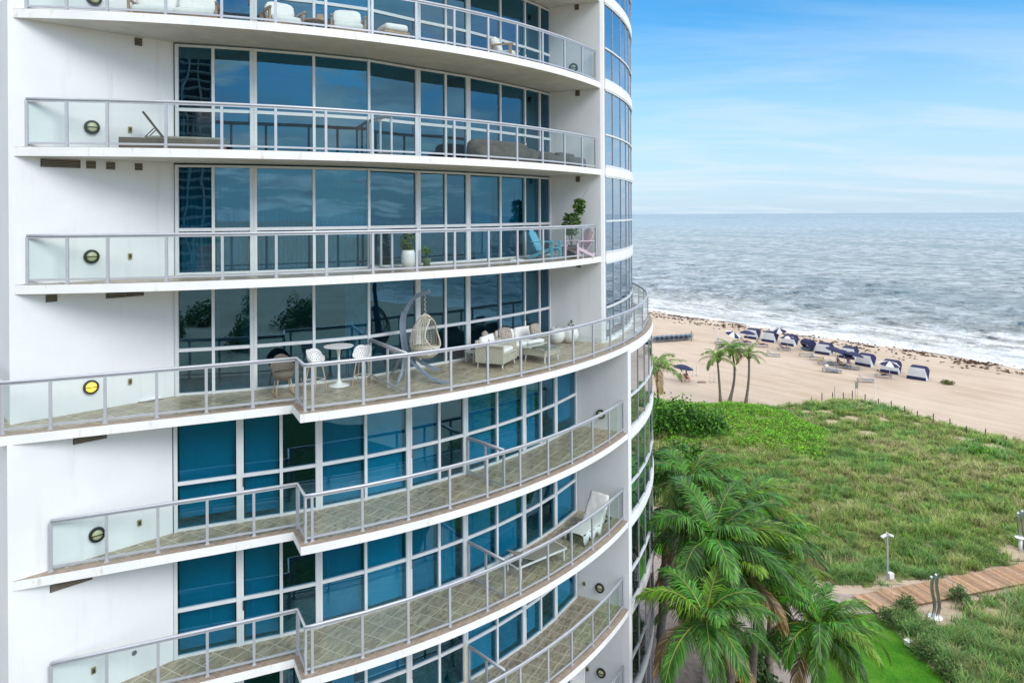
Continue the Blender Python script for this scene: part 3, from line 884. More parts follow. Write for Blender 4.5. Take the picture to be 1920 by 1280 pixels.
# --- storey above: potted plants and garden chairs
z3 = FZ[3]+.003
def egg_pot(loc, lab):
    t = empty('potted_plant', loc, 0, lab, 'potted plant')
    MB().lathe((0, 0, 0), [(.10, 0), (.17, .05), (.20, .20), (.195, .38), (.165, .50), (.15, .50), (.14, .44)], 28).build('pot', M['white'], t, smooth=True)
    leafy('plant', t, 120, .24, .48, .95, .13, [(.10, .2, .03), (.16, .26, .05), (.06, .14, .03)])
p = at(762.5, 500, z3); egg_pot((p.x+.1, p.y-.35, z3), 'tall white egg shaped pot with a leafy green plant on the balcony')
p = at(799, 497, z3)
t = empty('potted_grass', (p.x+.05, p.y-.3, z3), 0, 'small green pot of spiky grass beside the white egg shaped pot', 'potted plant')
MB().lathe((0, 0, 0), [(.09, 0), (.12, .2), (.13, .22), (.11, .22), (.10, .19)], 20).build('pot', plain('green_pot', (.16, .25, .10), .5), t, smooth=True)
m_ = MB()
for i in range(60):
    a = random.random()*6.3; r = random.uniform(.12, .3); h = random.uniform(.25, .5)
    q = arc_pts((0, 0, .2), (r*.3*math.cos(a), r*.3*math.sin(a), .2+h), (r*math.cos(a), r*math.sin(a), .2+h*random.uniform(.3, .9)), 5)
    w = V3((-math.sin(a), math.cos(a), 0))*.009; vs = []
    for v in q: vs += [v-w, v+w]
    m_.add(vs, [(2*j, 2*j+1, 2*j+3, 2*j+2) for j in range(4)], 0, (.12*random.uniform(.6, 1.3), .24, .04))
m_.build('grass', M['grass'], t)
t = empty('potted_tree', (2.05, 24.05, z3), 0, 'leafy green shrub in a dark pot in the balcony corner, a bare stick poking out', 'potted plant')
MB().lathe((0, 0, 0), [(.16, 0), (.22, .35), (.23, .4), (.2, .4), (.18, .34)], 24).build('pot', M['dark'], t, smooth=True)
MB().tube([(0, 0, .35), (.03, 0, .9), (.08, 0, 1.3), (.30, -.05, 1.9)], [.03, .025, .018, .008], 6).tube([(0, 0, .4), (-.15, -.05, 1.0), (-.22, 0, 1.35)], [.02, .015, .008], 6).tube([(.3, -.05, 1.9), (.58, -.1, 2.35)], [.007, .005], 5).build('stem', M['trunk'], t)
m_ = leafy('foliage', t, 330, .36, .75, 1.5, .15, GC+[(.10, .24, .02)]*3)
m_ = leafy('foliage', t, 220, .22, 1.45, 2.0, .14, GC+[(.10, .24, .02)]*3, cx=.28)
def adirondack(loc, rz, m, lab):
    t = empty('garden_chair', loc, rz, lab, 'garden chair', 'slatted garden chairs on the balcony')
    for i in range(5):
        x = (i-2)*.105; a = -.45; R = rx(a)
        h = .80-.05*abs(i-2)**1.5
        MB().box(V3((x, .22, .28))+R @ V3((0, 0, h/2)), (.092, .018, h), R).build('back_slat', m, t)
    s_ = MB()
    for i in range(6): s_.box((0, -.30+i*.095, .36-i*.02), (.52, .082, .018), rx(-.2))
    s_.build('seat', m, t)
    f_ = MB()
    for sx in (-1, 1):
        f_.beam((sx*.27, -.36, .36), (sx*.27, .50, .04), .03, .10)
    f_.box((0, .34, .45), (.56, .03, .07), rx(-.45)); f_.build('frame', m, t)
    for sx in (-1, 1):
        MB().box((sx*.31, -.36, .28), (.035, .09, .56)).build('leg', m, t)
        MB().box((sx*.33, -.02, .575), (.13, .78, .022)).build('armrest', m, t)
adirondack(V3((1.12, 23.10, z3)), facing(.86, -.45), M['blue'], 'sky blue slatted garden chair in the balcony corner')
adirondack(V3((2.25, 23.55, z3)), facing(-.75, -.65), M['pink'], 'pale pink slatted garden chair facing the blue one')
t = empty('side_table', (1.65, 23.45, z3), .4, 'little pale pink table between the two garden chairs', 'table')
MB().box((0, 0, .42), (.34, .34, .03)).build('table_top', M['pink'], t)
for sx in (-1, 1):
    for sy in (-1, 1): MB().box((sx*.13, sy*.13, .2), (.03, .03, .405)).build('leg', M['pink'], t)
m_ = MB()
for i in range(7): cushion(m_, (i*.05-.15, random.uniform(-.05, .05), .03), (.14, .12, random.uniform(.03, .10)), puff=.6)
m_.build('cloth', M['white'], None, smooth=True, loc=(.15, 22.05, z3), label='crumpled white cloth on the balcony floor left of the blue chair', cat='cloth')
# --- second storey up: lounger and covered seats
z2 = FZ[2]+.003
pa, pb = arc(226, 16.85, 260), arc(424, 16.55, 270)
c = (pa+pb)/2; d = (pb-pa).normalized(); L = (pb-pa).length
t = empty('chaise_lounge', (c.x, c.y, z2), math.atan2(d.y, d.x)-PI/2, 'brown wicker chaise lounge with its thin back raised, behind the balcony glass', 'sun lounger')
MB().box((0, 0, .16), (.62, L, .24)).build('base', M['darkwicker'], t, bevel=.01)
cushion(MB(), (0, .26, .30), (.6, L-.55, .08), puff=.12).build('mattress', M['mesh'], t, smooth=True)
q0 = V3((0, .02-.25, .30)); R = rx(.62)
MB().box(q0+R @ V3((0, 0, .36)), (.6, .05, .72), R).build('backrest', M['darkwicker'], t)
MB().beam((.2, -.62, .30), (.2, -.42, .52), .02).beam((-.2, -.62, .30), (-.2, -.42, .52), .02).build('strut', M['dark'], t)
def covered(pxa, pxb, R, z, h, lab, py=260):
    h *= .8
    pa, pb = arc(pxa, R, py), arc(pxb, R, py); c = (pa+pb)/2; d = (pb-pa).normalized(); L = (pb-pa).length
    t = empty('covered_furniture', (c.x, c.y, z), math.atan2(d.y, d.x), lab, 'covered furniture', 'furniture under taupe covers')
    cv = MB(); cushion(cv, (0, 0, h*.36), (L, .72, h*.72), puff=.18); cushion(cv, (0, .22, h*.55), (L*.96, .30, h*.9), puff=.2)
    cv.build('cover', M['cover'], t, smooth=True)
covered(886, 998, 16.5, z2, .92, 'long garden sofa under a taupe cover behind the balcony glass')
covered(1012, 1046, 16.55, z2, .66, 'low table under a taupe cover, between the covered sofa and the covered chair')
covered(1052, 1086, 16.6, z2, .72, 'garden chair under a taupe cover at the right end of the balcony')
# --- top storey: teak seats with white cushions
z1 = FZ[1]+.003
def teak_seat(px, W, R, rz_off, name, lab, cat, py=60, nb=1, ott=False):
    p = arc(px, R, py); r = (p-V3((CX, CY))).normalized() if False else (Vector((p.x-CX, p.y-CY))).normalized()
    t = empty(name, (p.x, p.y, z1), facing(r.x, r.y)+rz_off, lab, cat, 'teak seats with white cushions on the top balcony')
    f_ = MB(); f_.box((0, 0, .20), (W-.1, .72, .05)); 
    if not ott: f_.box((0, .36, .42), (W, .03, .28), rx(-.12))
    f_.build('frame', M['wood'], t)
    for sx in (-1, 1):
        if not ott:
            MB().box((sx*(W/2-.03), 0, .58), (.06, .78, .05)).box((sx*(W/2-.03), -.30, .28), (.05, .09, .56)).box((sx*(W/2-.03), .33, .28), (.05, .09, .56)).build('armrest', M['wood'], t)
        else:
            for sy in (-1, 1): MB().box((sx*(W/2-.06), sy*.3, .1), (.05, .05, .2)).build('leg', M['wood'], t)
    for i in range(nb):
        w = (W-.14)/nb; x = -W/2+.07+w*(i+.5)
        cushion(MB(), (x, -.02, .33), (w, .74, .22), puff=.25).build('seat_cushion', M['cushion'], t, smooth=True)
        if not ott: cushion(MB(), (x, .24, .64), (w-.03, .24, .50), rx(-.22), puff=.35).build('back_cushion', M['cushion'], t, smooth=True)
teak_seat(330, 2.0, 16.35, 0, 'teak_sofa', 'long teak sofa with white cushions at the left of the top balcony', 'sofa', nb=2)
teak_seat(530, .92, 16.35, .25, 'teak_armchair', 'teak armchair with white cushion, left of the low wooden table on the top balcony', 'armchair')
teak_seat(652, .92, 16.4, -.2, 'teak_armchair', 'teak armchair with white cushion, right of the low wooden table on the top balcony', 'armchair')
teak_seat(735, .80, 16.85, 0, 'ottoman', 'white cushioned ottoman near the middle of the top balcony', 'ottoman', ott=True)
teak_seat(945, 1.05, 16.35, .55, 'teak_armchair', 'teak armchair with two loose white cushions near the right of the top balcony', 'armchair')
p = arc(592, 16.5, 40); t = empty('low_table', (p.x, p.y, z1), .5, 'low round wooden table with a yellow tray between the teak armchairs', 'table')
MB().lathe((0, 0, 0), [(.30, .36), (.33, .38), (.33, .41), (0.0001, .412)], 28).build('table_top', M['wood'], t)
for i in range(3):
    a = i*2.1; MB().tube([(.2*math.cos(a), .2*math.sin(a), .37), (.27*math.cos(a), .27*math.sin(a), 0)], .02, 6).build('leg', M['wood'], t)
MB().lathe((p.x-.08, p.y, z1+.413), [(.15, 0), (.17, .03), (.16, .035), (.14, .01)], 20).build('tray', M['yellow'], None, label='round yellow tray on the low wooden table of the top balcony', cat='tray')
MB().box((p.x+.14, p.y-.05, z1+.413+.07), (.16, .16, .14)).build('box', M['palewood'], None, bevel=.01, label='small wooden box beside the yellow tray on the top balcony', cat='box')
# --- lower storeys
z6 = FZ[6]+.003
def sling_lounger(loc, rz, mseat, mframe, lab, back=.5, L=1.95, W=.62, group=None, cat='sun lounger', detail=True, name='sun_lounger'):
    t = empty(name, loc, rz, lab, cat, group)
    f_ = MB(); H = .33; bl = .72
    for sx in (-1, 1): f_.beam((sx*W/2, -L/2, H), (sx*W/2, L/2, H), .035, .05)
    f_.beam((-W/2+.02, -L/2, H), (W/2-.02, -L/2, H), .035, .046).beam((-W/2+.02, L/2, H), (W/2-.02, L/2, H), .035, .046)
    f_.build('frame', mframe, t)
    MB().box((0, -bl/2, H+.012), (W-.05, L-bl-.03, .02)).build('seat', mseat, t)
    R = rx(back); q = V3((0, L/2-bl, H+.02))
    MB().box(q+R @ V3((0, bl/2, 0)), (W-.05, bl, .025), R).build('backrest', mseat, t)
    if detail:
        top = q+R @ V3((0, bl*.75, 0))
        MB().beam((-W/2+.06, L/2-.12, H), top+V3((-W/2+.06, 0, 0)), .018).beam((W/2-.06, L/2-.12, H), top+V3((W/2-.06, 0, 0)), .018).build('strut', mframe, t)
    for sx in (-1, 1):
        for sy in (-1, 1): MB().box((sx*W/2, sy*(L/2-.12), H/2-.005), (.04, .05, H-.01)).build('leg', mframe, t)
    return t
pa, pb = at(972, 1087, z6), at(1062, 1048, z6); d = (pb-pa).normalized(); n_ = V3((-d.y, d.x, 0)); c = (pa+pb)/2+n_*.32
sling_lounger(c, math.atan2(-d.y, -d.x)-PI/2, M['mesh'], M['white'], 'taupe sling sun lounger with white frame and back half raised, beside the divider', .42, 1.95)
pa = at(1106, 1012, z6); d = V3((.62, .78, 0)).normalized(); c = V3((2.50, 23.05, z6))
t = sling_lounger(c, math.atan2(d.y, d.x)-PI/2, M['white'], M['dark'], 'sun lounger draped with a white towel, back raised, at the right end of its balcony', .95, 1.75, .66)
w = MB(); vs = []; fs = []; nx, ny = 12, 26
for j in range(ny+1):
    f = j/ny; s_ = f*2.0
    base = V3((0, -.90+min(s_, 1.05), .375)) if s_ < 1.05 else V3((0, .15, .375))+rx(.95) @ V3((0, s_-1.05, .02))
    for i in range(nx+1):
        u = (i/nx-.5)*2; over = max(0, abs(u)-.62)/.38
        x = math.copysign(min(abs(u), .62)/.62*.35, u)+math.copysign(over*.03, u)
        drop = over*(.24+.10*math.sin(j*1.1)+.05*math.sin(j*2.7+i))
        nrm = V3((0, 0, 1))
        vs.append(base+V3((x, .01*math.sin(i*2+j), -drop+.006*math.sin(j*.9+i*1.7))))
for j in range(ny):
    for i in range(nx):
        a = j*(nx+1)+i; fs.append((a, a+1, a+nx+2, a+nx+1))
w.add(vs, fs); o = w.build('towel', M['cushion'], None, smooth=True, loc=c, label='white towel draped over the dark framed sun lounger', cat='towel'); o.rotation_euler.z = t.rotation_euler.z
o.modifiers.new('t', 'SOLIDIFY').thickness = .01
z8 = FZ[8]+.003
t = empty('balcony_chair', (2.15, 24.05, z8), facing(-.3, -1), 'plain white high backed chair against the end wall of the lowest balcony', 'chair')
MB().box((0, .22, .72), (.50, .04, .80), rx(-.1)).build('backrest', M['white'], t, bevel=.02)
MB().box((0, 0, .43), (.50, .48, .05)).build('seat', M['white'], t, bevel=.01)
for sx in (-1, 1):
    for sy in (-1, 1): MB().box((sx*.21, sy*.2, .2), (.04, .04, .41)).build('leg', M['white'], t)
p = arc(872, 16.75, 1250)
t = empty('broom', (p.x, p.y, FZ[7]+.003), 0, 'yellow handled broom leaning on the window frame', 'broom')
MB().tube([(0, -.22, .14), (0, .08, 1.30)], .012, 8).build('handle', M['yellow'], t)
MB().box((0, -.24, .07), (.26, .05, .13)).build('brush', M['dark'], t)
# ================================================================= GROUND, BEACH, SEA
SA = at(1225, 580, -.55); SB = at(1920, 684, -.55)
e_ = V3((SB.x-SA.x, SB.y-SA.y, 0)).normalized(); n_s = V3((-e_.y, e_.x, 0))
SROT = math.atan2(e_.y, e_.x)
def sd_(x, y):      # along shore, offshore distance
    return (x-SA.x)*e_.x+(y-SA.y)*e_.y, (x-SA.x)*n_s.x+(y-SA.y)*n_s.y
def w_of(s, d): return V3((SA.x, SA.y, 0))+e_*s+n_s*d
def nz(x, y, sc, seed=0.0): return noise.noise(V3((x*sc+seed, y*sc-seed, seed*.37)))
def spaced(lo, hi, step, far, grow):
    a = list(np.arange(lo, hi+1e-6, step)); st = step
    while a[-1] < far: st *= grow; a.append(a[-1]+st)
    st = step
    while a[0] > -far: st *= grow; a.insert(0, a[0]-st)
    return a
def mat_sand():
    m, nt, out = newmat('sand'); n = N(nt); g = n.obj()
    sep = n('SeparateXYZ'); n.link(g, sep.inputs[0]); d = sep.outputs[1]
    big = n.noise(g, .07, 4, .55); mid = n.noise(n.mapping(g, (.35, 1.4, 1)), .45, 5, .6); fine = n.noise(g, 5.0, 5, .7)
    c = n.mix(n.ramp(mid, .35, .65), (.435, .34, .255), (.50, .405, .315))
    c = n.mix(n.ramp(big, .4, .62, 0, .6), c, (.56, .46, .375))
    c = n.mix(n.ramp(fine, .45, .75, 0, .30), c, (.34, .24, .165))
    # wheel and rake tracks parallel to the shore
    tr = n.noise(n.mapping(g, (.02, 1.1, 1)), 1.0, 3, .5)
    c = n.mix(n.ramp(tr, .52, .60, 0, .22), c, (.38, .28, .19))
    wob = n.math('MULTIPLY', n.math('SUBTRACT', n.noise(n.mapping(g, (1, .1, 1)), .12, 3), .5), 6.0)
    dd = n.math('ADD', d, wob)
    wet = n.ramp(dd, -3.2, -1.0)
    c = n.mix(wet, c, (.235, .165, .115))
    p = n('BsdfPrincipled'); n.link(c, p.inputs['Base Color']); n.link(n.ramp(dd, -3.2, -1.0, .9, .28), p.inputs['Roughness'])
    p.inputs['Specular IOR Level'].default_value = .3
    h = n.math('ADD', n.noise(g, 2.2, 5, .65), n.math('MULTIPLY', n.noise(g, 9, 3, .6), .35))
    b = n('Bump'); n.link(h, b.inputs['Height']); b.inputs['Strength'].default_value = .55; b.inputs['Distance'].default_value = .12
    n.link(b.outputs[0], p.inputs['Normal'])
    n.link(p.outputs[0], out.inputs[0]); return m
M['sand'] = mat_sand()
ss = spaced(-120, 150, 2.2, 2600, 1.35)
dds = [d for d in spaced(-62, 12, 1.0, 2600, 1.35) if d < 70]
V = []; 
for d in dds:
    for s in ss:
        if d < -16: z = 0.0
        elif d < 0:
            u = (d+16)/16; z = -.58*u*u*(3-2*u)
        else: z = max(-3.5, -.58-.07*d)
        if -36 < d < 3 and -130 < s < 160: z += .07*nz(s, d, .16)+.05*nz(s, d, .5, 3.1)
        V.append((s, d, z))
ns = len(ss); Q = [(j*ns+i, j*ns+i+1, (j+1)*ns+i+1, (j+1)*ns+i) for j in range(len(dds)-1) for i in range(ns-1)]
o = fastmesh('ground', V, Q, M['sand'], smooth=True, kind='structure', loc=(SA.x, SA.y, 0)); o.rotation_euler.z = SROT
def mat_water():
    m, nt, out = newmat('sea_water'); n = N(nt); g = n.obj()
    sep = n('SeparateXYZ'); n.link(g, sep.inputs[0]); d = sep.outputs[1]
    cd = n('CameraData').outputs['View Distance'] if False else d
    warp = n.mapping(g, (.45, 1.0, 1))
    w1 = n.noise(warp, .10, 3, .5, .6); w2 = n.noise(n.mapping(g, (.5, 1.1, 1), (0, 0, .35)), .35, 4, .6, .4); w3 = n.noise(n.mapping(g, (.7, 1.2, 1), (0, 0, -.2)), 1.3, 4, .6)
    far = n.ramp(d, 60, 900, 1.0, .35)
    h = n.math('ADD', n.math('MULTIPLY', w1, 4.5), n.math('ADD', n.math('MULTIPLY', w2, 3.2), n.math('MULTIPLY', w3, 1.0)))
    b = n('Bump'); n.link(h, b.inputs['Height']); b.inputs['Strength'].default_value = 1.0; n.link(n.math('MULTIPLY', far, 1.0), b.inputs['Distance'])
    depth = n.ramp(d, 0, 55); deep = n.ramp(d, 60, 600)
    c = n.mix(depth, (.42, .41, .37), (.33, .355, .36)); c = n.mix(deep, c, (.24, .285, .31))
    tex = n.noise(n.mapping(g, (.7, .5, 1), (0, 0, .1)), .20, 8, .70, .3)
    tex2 = n.noise(n.mapping(g, (.6, .9, 1), (0, 0, -.1)), .95, 8, .72, .2)
    tx = n.math('ADD', n.math('MULTIPLY', tex, .55), n.math('MULTIPLY', tex2, .45))
    c = n.mix(n.ramp(tx, .49, .57, 0, .9), c, (.66, .69, .72)); c = n.mix(n.ramp(tx, .40, .485, 1.0, 0), c, (.02, .042, .05))  # bright and shaded ripple faces painted into the water colour
    # patches of suspended sand and deeper colour
    pt = n.noise(n.mapping(g, (.25, 1, 1)), .02, 3)
    c = n.mix(n.ramp(pt, .45, .65, 0, .5), c, (.09, .17, .17))
    # foam: broken bands following the shore
    wob = n.math('MULTIPLY', n.math('SUBTRACT', n.noise(n.mapping(g, (1, .25, 1)), .035, 4, .55), .5), 22.0)
    dw = n.math('ADD', d, wob)
    f1 = n.noise(n.mapping(g, (.30, 1.0, 1)), .42, 8, .72, 1.2)
    f2 = n.noise(n.mapping(g, (.16, 1.1, 1)), .17, 5, .65, .8)
    near = n.ramp(dw, 2, 42, 1.0, 0.0)
    th = n.math('SUBTRACT', 1.0, n.math('MULTIPLY', near, .62))
    s_ = n.math('ADD', n.math('MULTIPLY', f1, .55), n.math('MULTIPLY', f2, .45))
    s_ = n.math('ADD', s_, n.math('MULTIPLY', near, .15))
    foam = n.ramp(s_, .57, .68)
    foam = n.math('MULTIPLY', foam, n.ramp(dw, 50, 95, 1.0, .0))
    lace = n.ramp(n.noise(g, 1.6, 6, .75, 2.0), .40, .58)
    foam = n.math('MULTIPLY', foam, n.math('ADD', n.math('MULTIPLY', lace, .75), .25))
    edge = n.math('MULTIPLY', n.ramp(d, -1.0, 2.6, 1.0, .0), .9)
    foam = n.math('MAXIMUM', foam, edge)
    caps = n.ramp(n.math('ADD', n.math('MULTIPLY', w2, .6), n.math('MULTIPLY', n.noise(n.mapping(g, (.35, 1.3, 1)), .22, 7, .75, .5), .4)), .60, .66, 0, .55)
    caps = n.math('MULTIPLY', caps, n.ramp(d, 10, 60))
    foam = n.math('MAXIMUM', foam, n.math('MULTIPLY', caps, n.ramp(d, 500, 2500, 1, .1)))
    p = n('BsdfPrincipled'); n.link(n.mix(foam, c, (.90, .91, .92)), p.inputs['Base Color'])
    n.link(n.math('ADD', n.ramp(foam, 0, .6, .12, .75), n.ramp(d, 100, 3000, 0, .16)), p.inputs['Roughness'])
    p.inputs['IOR'].default_value = 1.33
    n.link(b.outputs[0], p.inputs['Normal'])
    n.link(p.outputs[0], out.inputs[0]); return m
M['water'] = mat_water()
ss = spaced(-160, 190, 1.5, 30000, 1.22)
dds = [d for d in spaced(-6, 110, .7, 30000, 1.16) if d > -7]
V = []
S_ = np.array(ss)
for d in dds:
    for s in ss:
        p = (SA.x+e_.x*s+n_s.x*d, SA.y+e_.y*s+n_s.y*d)
        r2 = p[0]**2+p[1]**2
        z = -.55-r2/(2*7.4e6)
        if d < 130 and -170 < s < 200:
            a = min(1, max(0, (d+2)/14))*max(0, 1-max(0, d-70)/60)
            ph = nz(s, d, .018, 5)*5.5
            wv = .5+.5*math.sin(d*2*PI/15.0+ph*2)
            br = max(0, nz(s, d*.4, .035, 9)+.25)
            z += a*(.50*wv**4*(.4+br)+.12*nz(s*.5, d, .3, 2)+.05*nz(s, d*1.4, .9, 4))
        V.append((s, d, z))
ns = len(ss); Q = [(j*ns+i, j*ns+i+1, (j+1)*ns+i+1, (j+1)*ns+i) for j in range(len(dds)-1) for i in range(ns-1)]
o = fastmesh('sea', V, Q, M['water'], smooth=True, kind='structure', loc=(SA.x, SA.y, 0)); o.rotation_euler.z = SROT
# ---- flat sheets: lawns, paved path
def mat_lawn():
    m, nt, out = newmat('mown_lawn'); n = N(nt); g = n.geo()
    a = n.noise(g, .8, 6, .7); b = n.noise(g, 14, 5, .75); e2 = n.noise(n.mapping(g, (1, .3, 1), (0, 0, .6)), 2.5, 4, .6)
    c = n.mix(n.ramp(a, .35, .65), (.05, .20, .012), (.10, .31, .02))
    c = n.mix(n.ramp(b, .35, .7, 0, .8), c, (.025, .10, .008)); c = n.mix(n.ramp(n.noise(g, .35, 5, .6), .5, .7, 0, .55), c, (.16, .24, .05)); c = n.mix(n.ramp(e2, .55, .75, 0, .4), c, (.13, .24, .03))
    p = n('BsdfPrincipled'); p.inputs['Roughness'].default_value = .9; p.inputs['Specular IOR Level'].default_value = .1
    n.link(c, p.inputs['Base Color']); n.link(n.bump(b, .9, .05), p.inputs['Normal']); n.link(p.outputs[0], out.inputs[0]); return m
def mat_paver():
    m, nt, out = newmat('brick_pavers'); n = N(nt); g = n.geo()
    v = n.mapping(g, (1, 1, 1), (0, 0, .75))
    br = n('TexBrick'); n.link(v, br.inputs['Vector'])
    for k, x in (('Scale', 1), ('Brick Width', .22), ('Row Height', .11), ('Mortar Size', .008), ('Mortar Smooth', .2), ('Bias', 0)): br.inputs[k].default_value = x
    br.inputs['Color1'].default_value = (.30, .225, .20, 1); br.inputs['Color2'].default_value = (.44, .36, .325, 1); br.inputs['Mortar'].default_value = (.16, .14, .12, 1)
    c = n.mix(n.ramp(n.noise(g, .7, 5, .6), .35, .7, 0, .5), br.outputs[0], (.42, .38, .36))
    p = n('BsdfPrincipled'); p.inputs['Roughness'].default_value = .85; n.link(c, p.inputs['Base Color'])
    n.link(n.bump(n.math('SUBTRACT', 1.0, br.outputs['Fac']), .5, .01), p.inputs['Normal']); n.link(p.outputs[0], out.inputs[0]); return m
M['darkground'] = plain('unseen_dark_green', (.035, .075, .025), .95, 0, .5, 2.2, 1.0, 6, .1); M['lawn'] = mat_lawn(); M['paver'] = mat_paver()
def sheet(pts, z, name, m):
    MB().add([(p[0], p[1], z) for p in pts], [tuple(range(len(pts)))]).build(name, m, kind='structure')
def pxs(*L): return [at(x, y) for x, y in L]
sheet([V3((-75, -52, 0)), V3((20, -52, 0)), V3((34, -14, 0)), V3((30, 6, 0)), V3((10, 11, 0)), V3((2, 4, 0)), V3((-16, 7, 0)), V3((-75, 10, 0))], .02, 'unseen_dark_ground', M['darkground'])  # unseen dark sheet added behind the camera to darken the lower panes' reflections
sheet([w_of(-400, -330), w_of(-400, -1500), w_of(700, -1500), w_of(700, -330)], .004, 'lawn', M['lawn'])
pav = pxs((1200, 1020), (1245, 1052), (1300, 1077), (1370, 1112), (1440, 1146), (1500, 1128), (1560, 1112), (1618, 1114), (1648, 1136), (1560, 1152), (1500, 1166), (1478, 1185), (1490, 1225), (1530, 1275), (1580, 1340))
sheet(pav+[V3((9.5, 12, 0)), V3((2, 5, 0)), V3((-14, 8, 0)), V3((-14, 16, 0)), V3((0, 24, 0)), V3((5.5, 30, 0))], .012, 'path', M['paver'])
sheet(pxs((1489, 1186), (1512, 1166), (1568, 1155), (1640, 1151), (1683, 1186), (1722, 1226), (1776, 1281), (1840, 1350), (1700, 1500), (1610, 1400), (1540, 1280), (1500, 1226)), .016, 'lawn', M['lawn'])
sheet(pxs((1180, 930), (1228, 955), (1330, 985), (1480, 1068), (1545, 1106), (1500, 1124), (1440, 1140), (1370, 1105), (1300, 1070), (1245, 1046), (1190, 1008)), .016, 'lawn', M['lawn'])
# path kerbs
def kerb(pts, name='path_edging'):
    b = MB()
    for p, q in zip(pts[:-1], pts[1:]): b.beam((p.x, p.y, .02), (q.x, q.y, .02), .10, .08)
    b.build(name, M['paver'], kind='structure')
kerb(pxs((1200, 1018), (1245, 1049), (1300, 1073), (1370, 1108), (1440, 1143), (1500, 1126)))
kerb(pxs((1640, 1149), (1568, 1153), (1510, 1164), (1487, 1186), (1498, 1226), (1538, 1281), (1600, 1370)))
# ---- boardwalk
bw0, bw1 = at(1608, 1120), at(1920, 1061); bw2, bw3 = at(1652, 1136), at(1920, 1098)
bd_ = (bw1-bw0).normalized(); wd = V3((bd_.y, -bd_.x, 0)); bwid = (bw3-bw0).dot(wd)
deck = MB(); t_ = -.3
Lb = 62.0
while t_ < Lb:
    w = .142; k = random.uniform(.75, 1.45); hue = random.uniform(-.02, .03)
    c = bw0+bd_*(t_+w/2)+wd*(bwid/2)
    col = ((.38+hue)*k, (.225+hue*.4)*k, (.12)*k) if random.random() < .8 else (.40*k, .27*k, .19*k)
    deck.box((c.x, c.y, .16), (w-.008, bwid+random.uniform(-.02, .02), .04), Matrix.Rotation(math.atan2(bd_.y, bd_.x), 3, 'Z'), 0, col); t_ += w
for s_ in (.12, bwid-.12):
    a = bw0+wd*s_; b2 = a+bd_*Lb
    deck.beam((a.x, a.y, .075), (b2.x, b2.y, .075), .09, .125, 0, (.2, .12, .08))
deck.build('boardwalk', M['plank'], kind='structure')
# ---- dune
def inpoly(X, Y, P):
    c = np.zeros(X.shape, bool); n = len(P)
    for i in range(n):
        x0, y0 = P[i][0], P[i][1]; x1, y1 = P[(i+1) % n][0], P[(i+1) % n][1]
        k = ((y0 > Y) != (y1 > Y)) & (X < (x1-x0)*(Y-y0)/((y1-y0) or 1e-9)+x0)
        c ^= k
    return c
def pdist(X, Y, P):
    best = np.full(X.shape, 1e9); n = len(P)
    for i in range(n):
        x0, y0 = P[i][0], P[i][1]; x1, y1 = P[(i+1) % n][0], P[(i+1) % n][1]
        dx, dy = x1-x0, y1-y0; L = dx*dx+dy*dy+1e-9
        t = np.clip(((X-x0)*dx+(Y-y0)*dy)/L, 0, 1)
        best = np.minimum(best, np.hypot(X-x0-t*dx, Y-y0-t*dy))
    return best
edge_px = ((1180, 745), (1228, 752), (1300, 759), (1350, 759), (1400, 759), (1450, 764), (1500, 759), (1530, 752), (1560, 749), (1600, 748), (1650, 758), (1690, 770), (1745, 787), (1812, 806), (1860, 818), (1920, 832))
bwn = bw0-wd*.2; bws = bw0+wd*(bwid+.25)
DUNE1 = [at(*p) for p in edge_px]+[w_of(sd_(*at(1920, 832)[:2])[0]+12, -37), bwn+bd_*33, bwn+bd_*14, bwn+bd_*1.5]+pxs((1560, 1100), (1530, 1090), (1480, 1064), (1330, 981), (1228, 951), (1170, 925))
s2 = bws+bd_*34
DUNE2 = [bws+bd_*1.2, bws+bd_*16, s2, w_of(190, -37), w_of(190, -74), V3((34, -10, 0)), at(1960, 1560), at(1830, 1345), at(1768, 1280), at(1714, 1225), at(1676, 1185), at(1640, 1152)]
def vnoise(X, Y, sc, seed):
    out = np.empty(X.shape); f = out.ravel(); xs, ys = X.ravel(), Y.ravel()
    for i in range(f.size): f[i] = noise.noise(V3((xs[i]*sc+seed, ys[i]*sc+seed*.7, seed)))
    return out
def hmap(X, Y, P):
    d = pdist(X, Y, P)
    n1 = vnoise(X, Y, .11, 3.3); n2 = vnoise(X, Y, .45, 8.1)
    return .012+np.clip(d/4.0, 0, 1)*(.30+.45*n1+.16*n2).clip(.02, 2), d, n1, n2
def mat_dune():
    m, nt, out = newmat('dune_sand_litter'); n = N(nt); g = n.geo()
    a = n('Attribute', attribute_name='Col').outputs['Fac']
    f = n.noise(g, 3.5, 6, .75); f2 = n.noise(g, 14, 4, .7)
    sand = n.mix(n.ramp(f, .35, .7), (.50, .41, .30), (.38, .30, .21))
    lit = n.mix(n.ramp(f2, .4, .65), (.13, .17, .055), (.24, .24, .12))
    k = n.math('ADD', a, n.math('MULTIPLY', n.math('SUBTRACT', f, .5), .9))
    c = n.mix(n.ramp(k, .30, .55), sand, lit)
    p = n('BsdfPrincipled'); p.inputs['Roughness'].default_value = .95; p.inputs['Specular IOR Level'].default_value = .1
    n.link(c, p.inputs['Base Color']); n.link(n.bump(f, .8, .12), p.inputs['Normal']); n.link(p.outputs[0], out.inputs[0]); return m
M['dune'] = mat_dune()
def veg_density(X, Y, d, n1):
    v = vnoise(X, Y, .22, 15.2); v2 = vnoise(X, Y, .7, 21.0)
    den = .92+.75*v+.45*v2
    s_, dd_ = sd_(X, Y)
    front = np.clip((dd_+48)/14, 0, 1)            # seaward part is patchier
    den = den-front*.34+np.clip((46-np.hypot(X, Y))/10, 0, 1)*.25
    return np.clip(den, 0, 1)
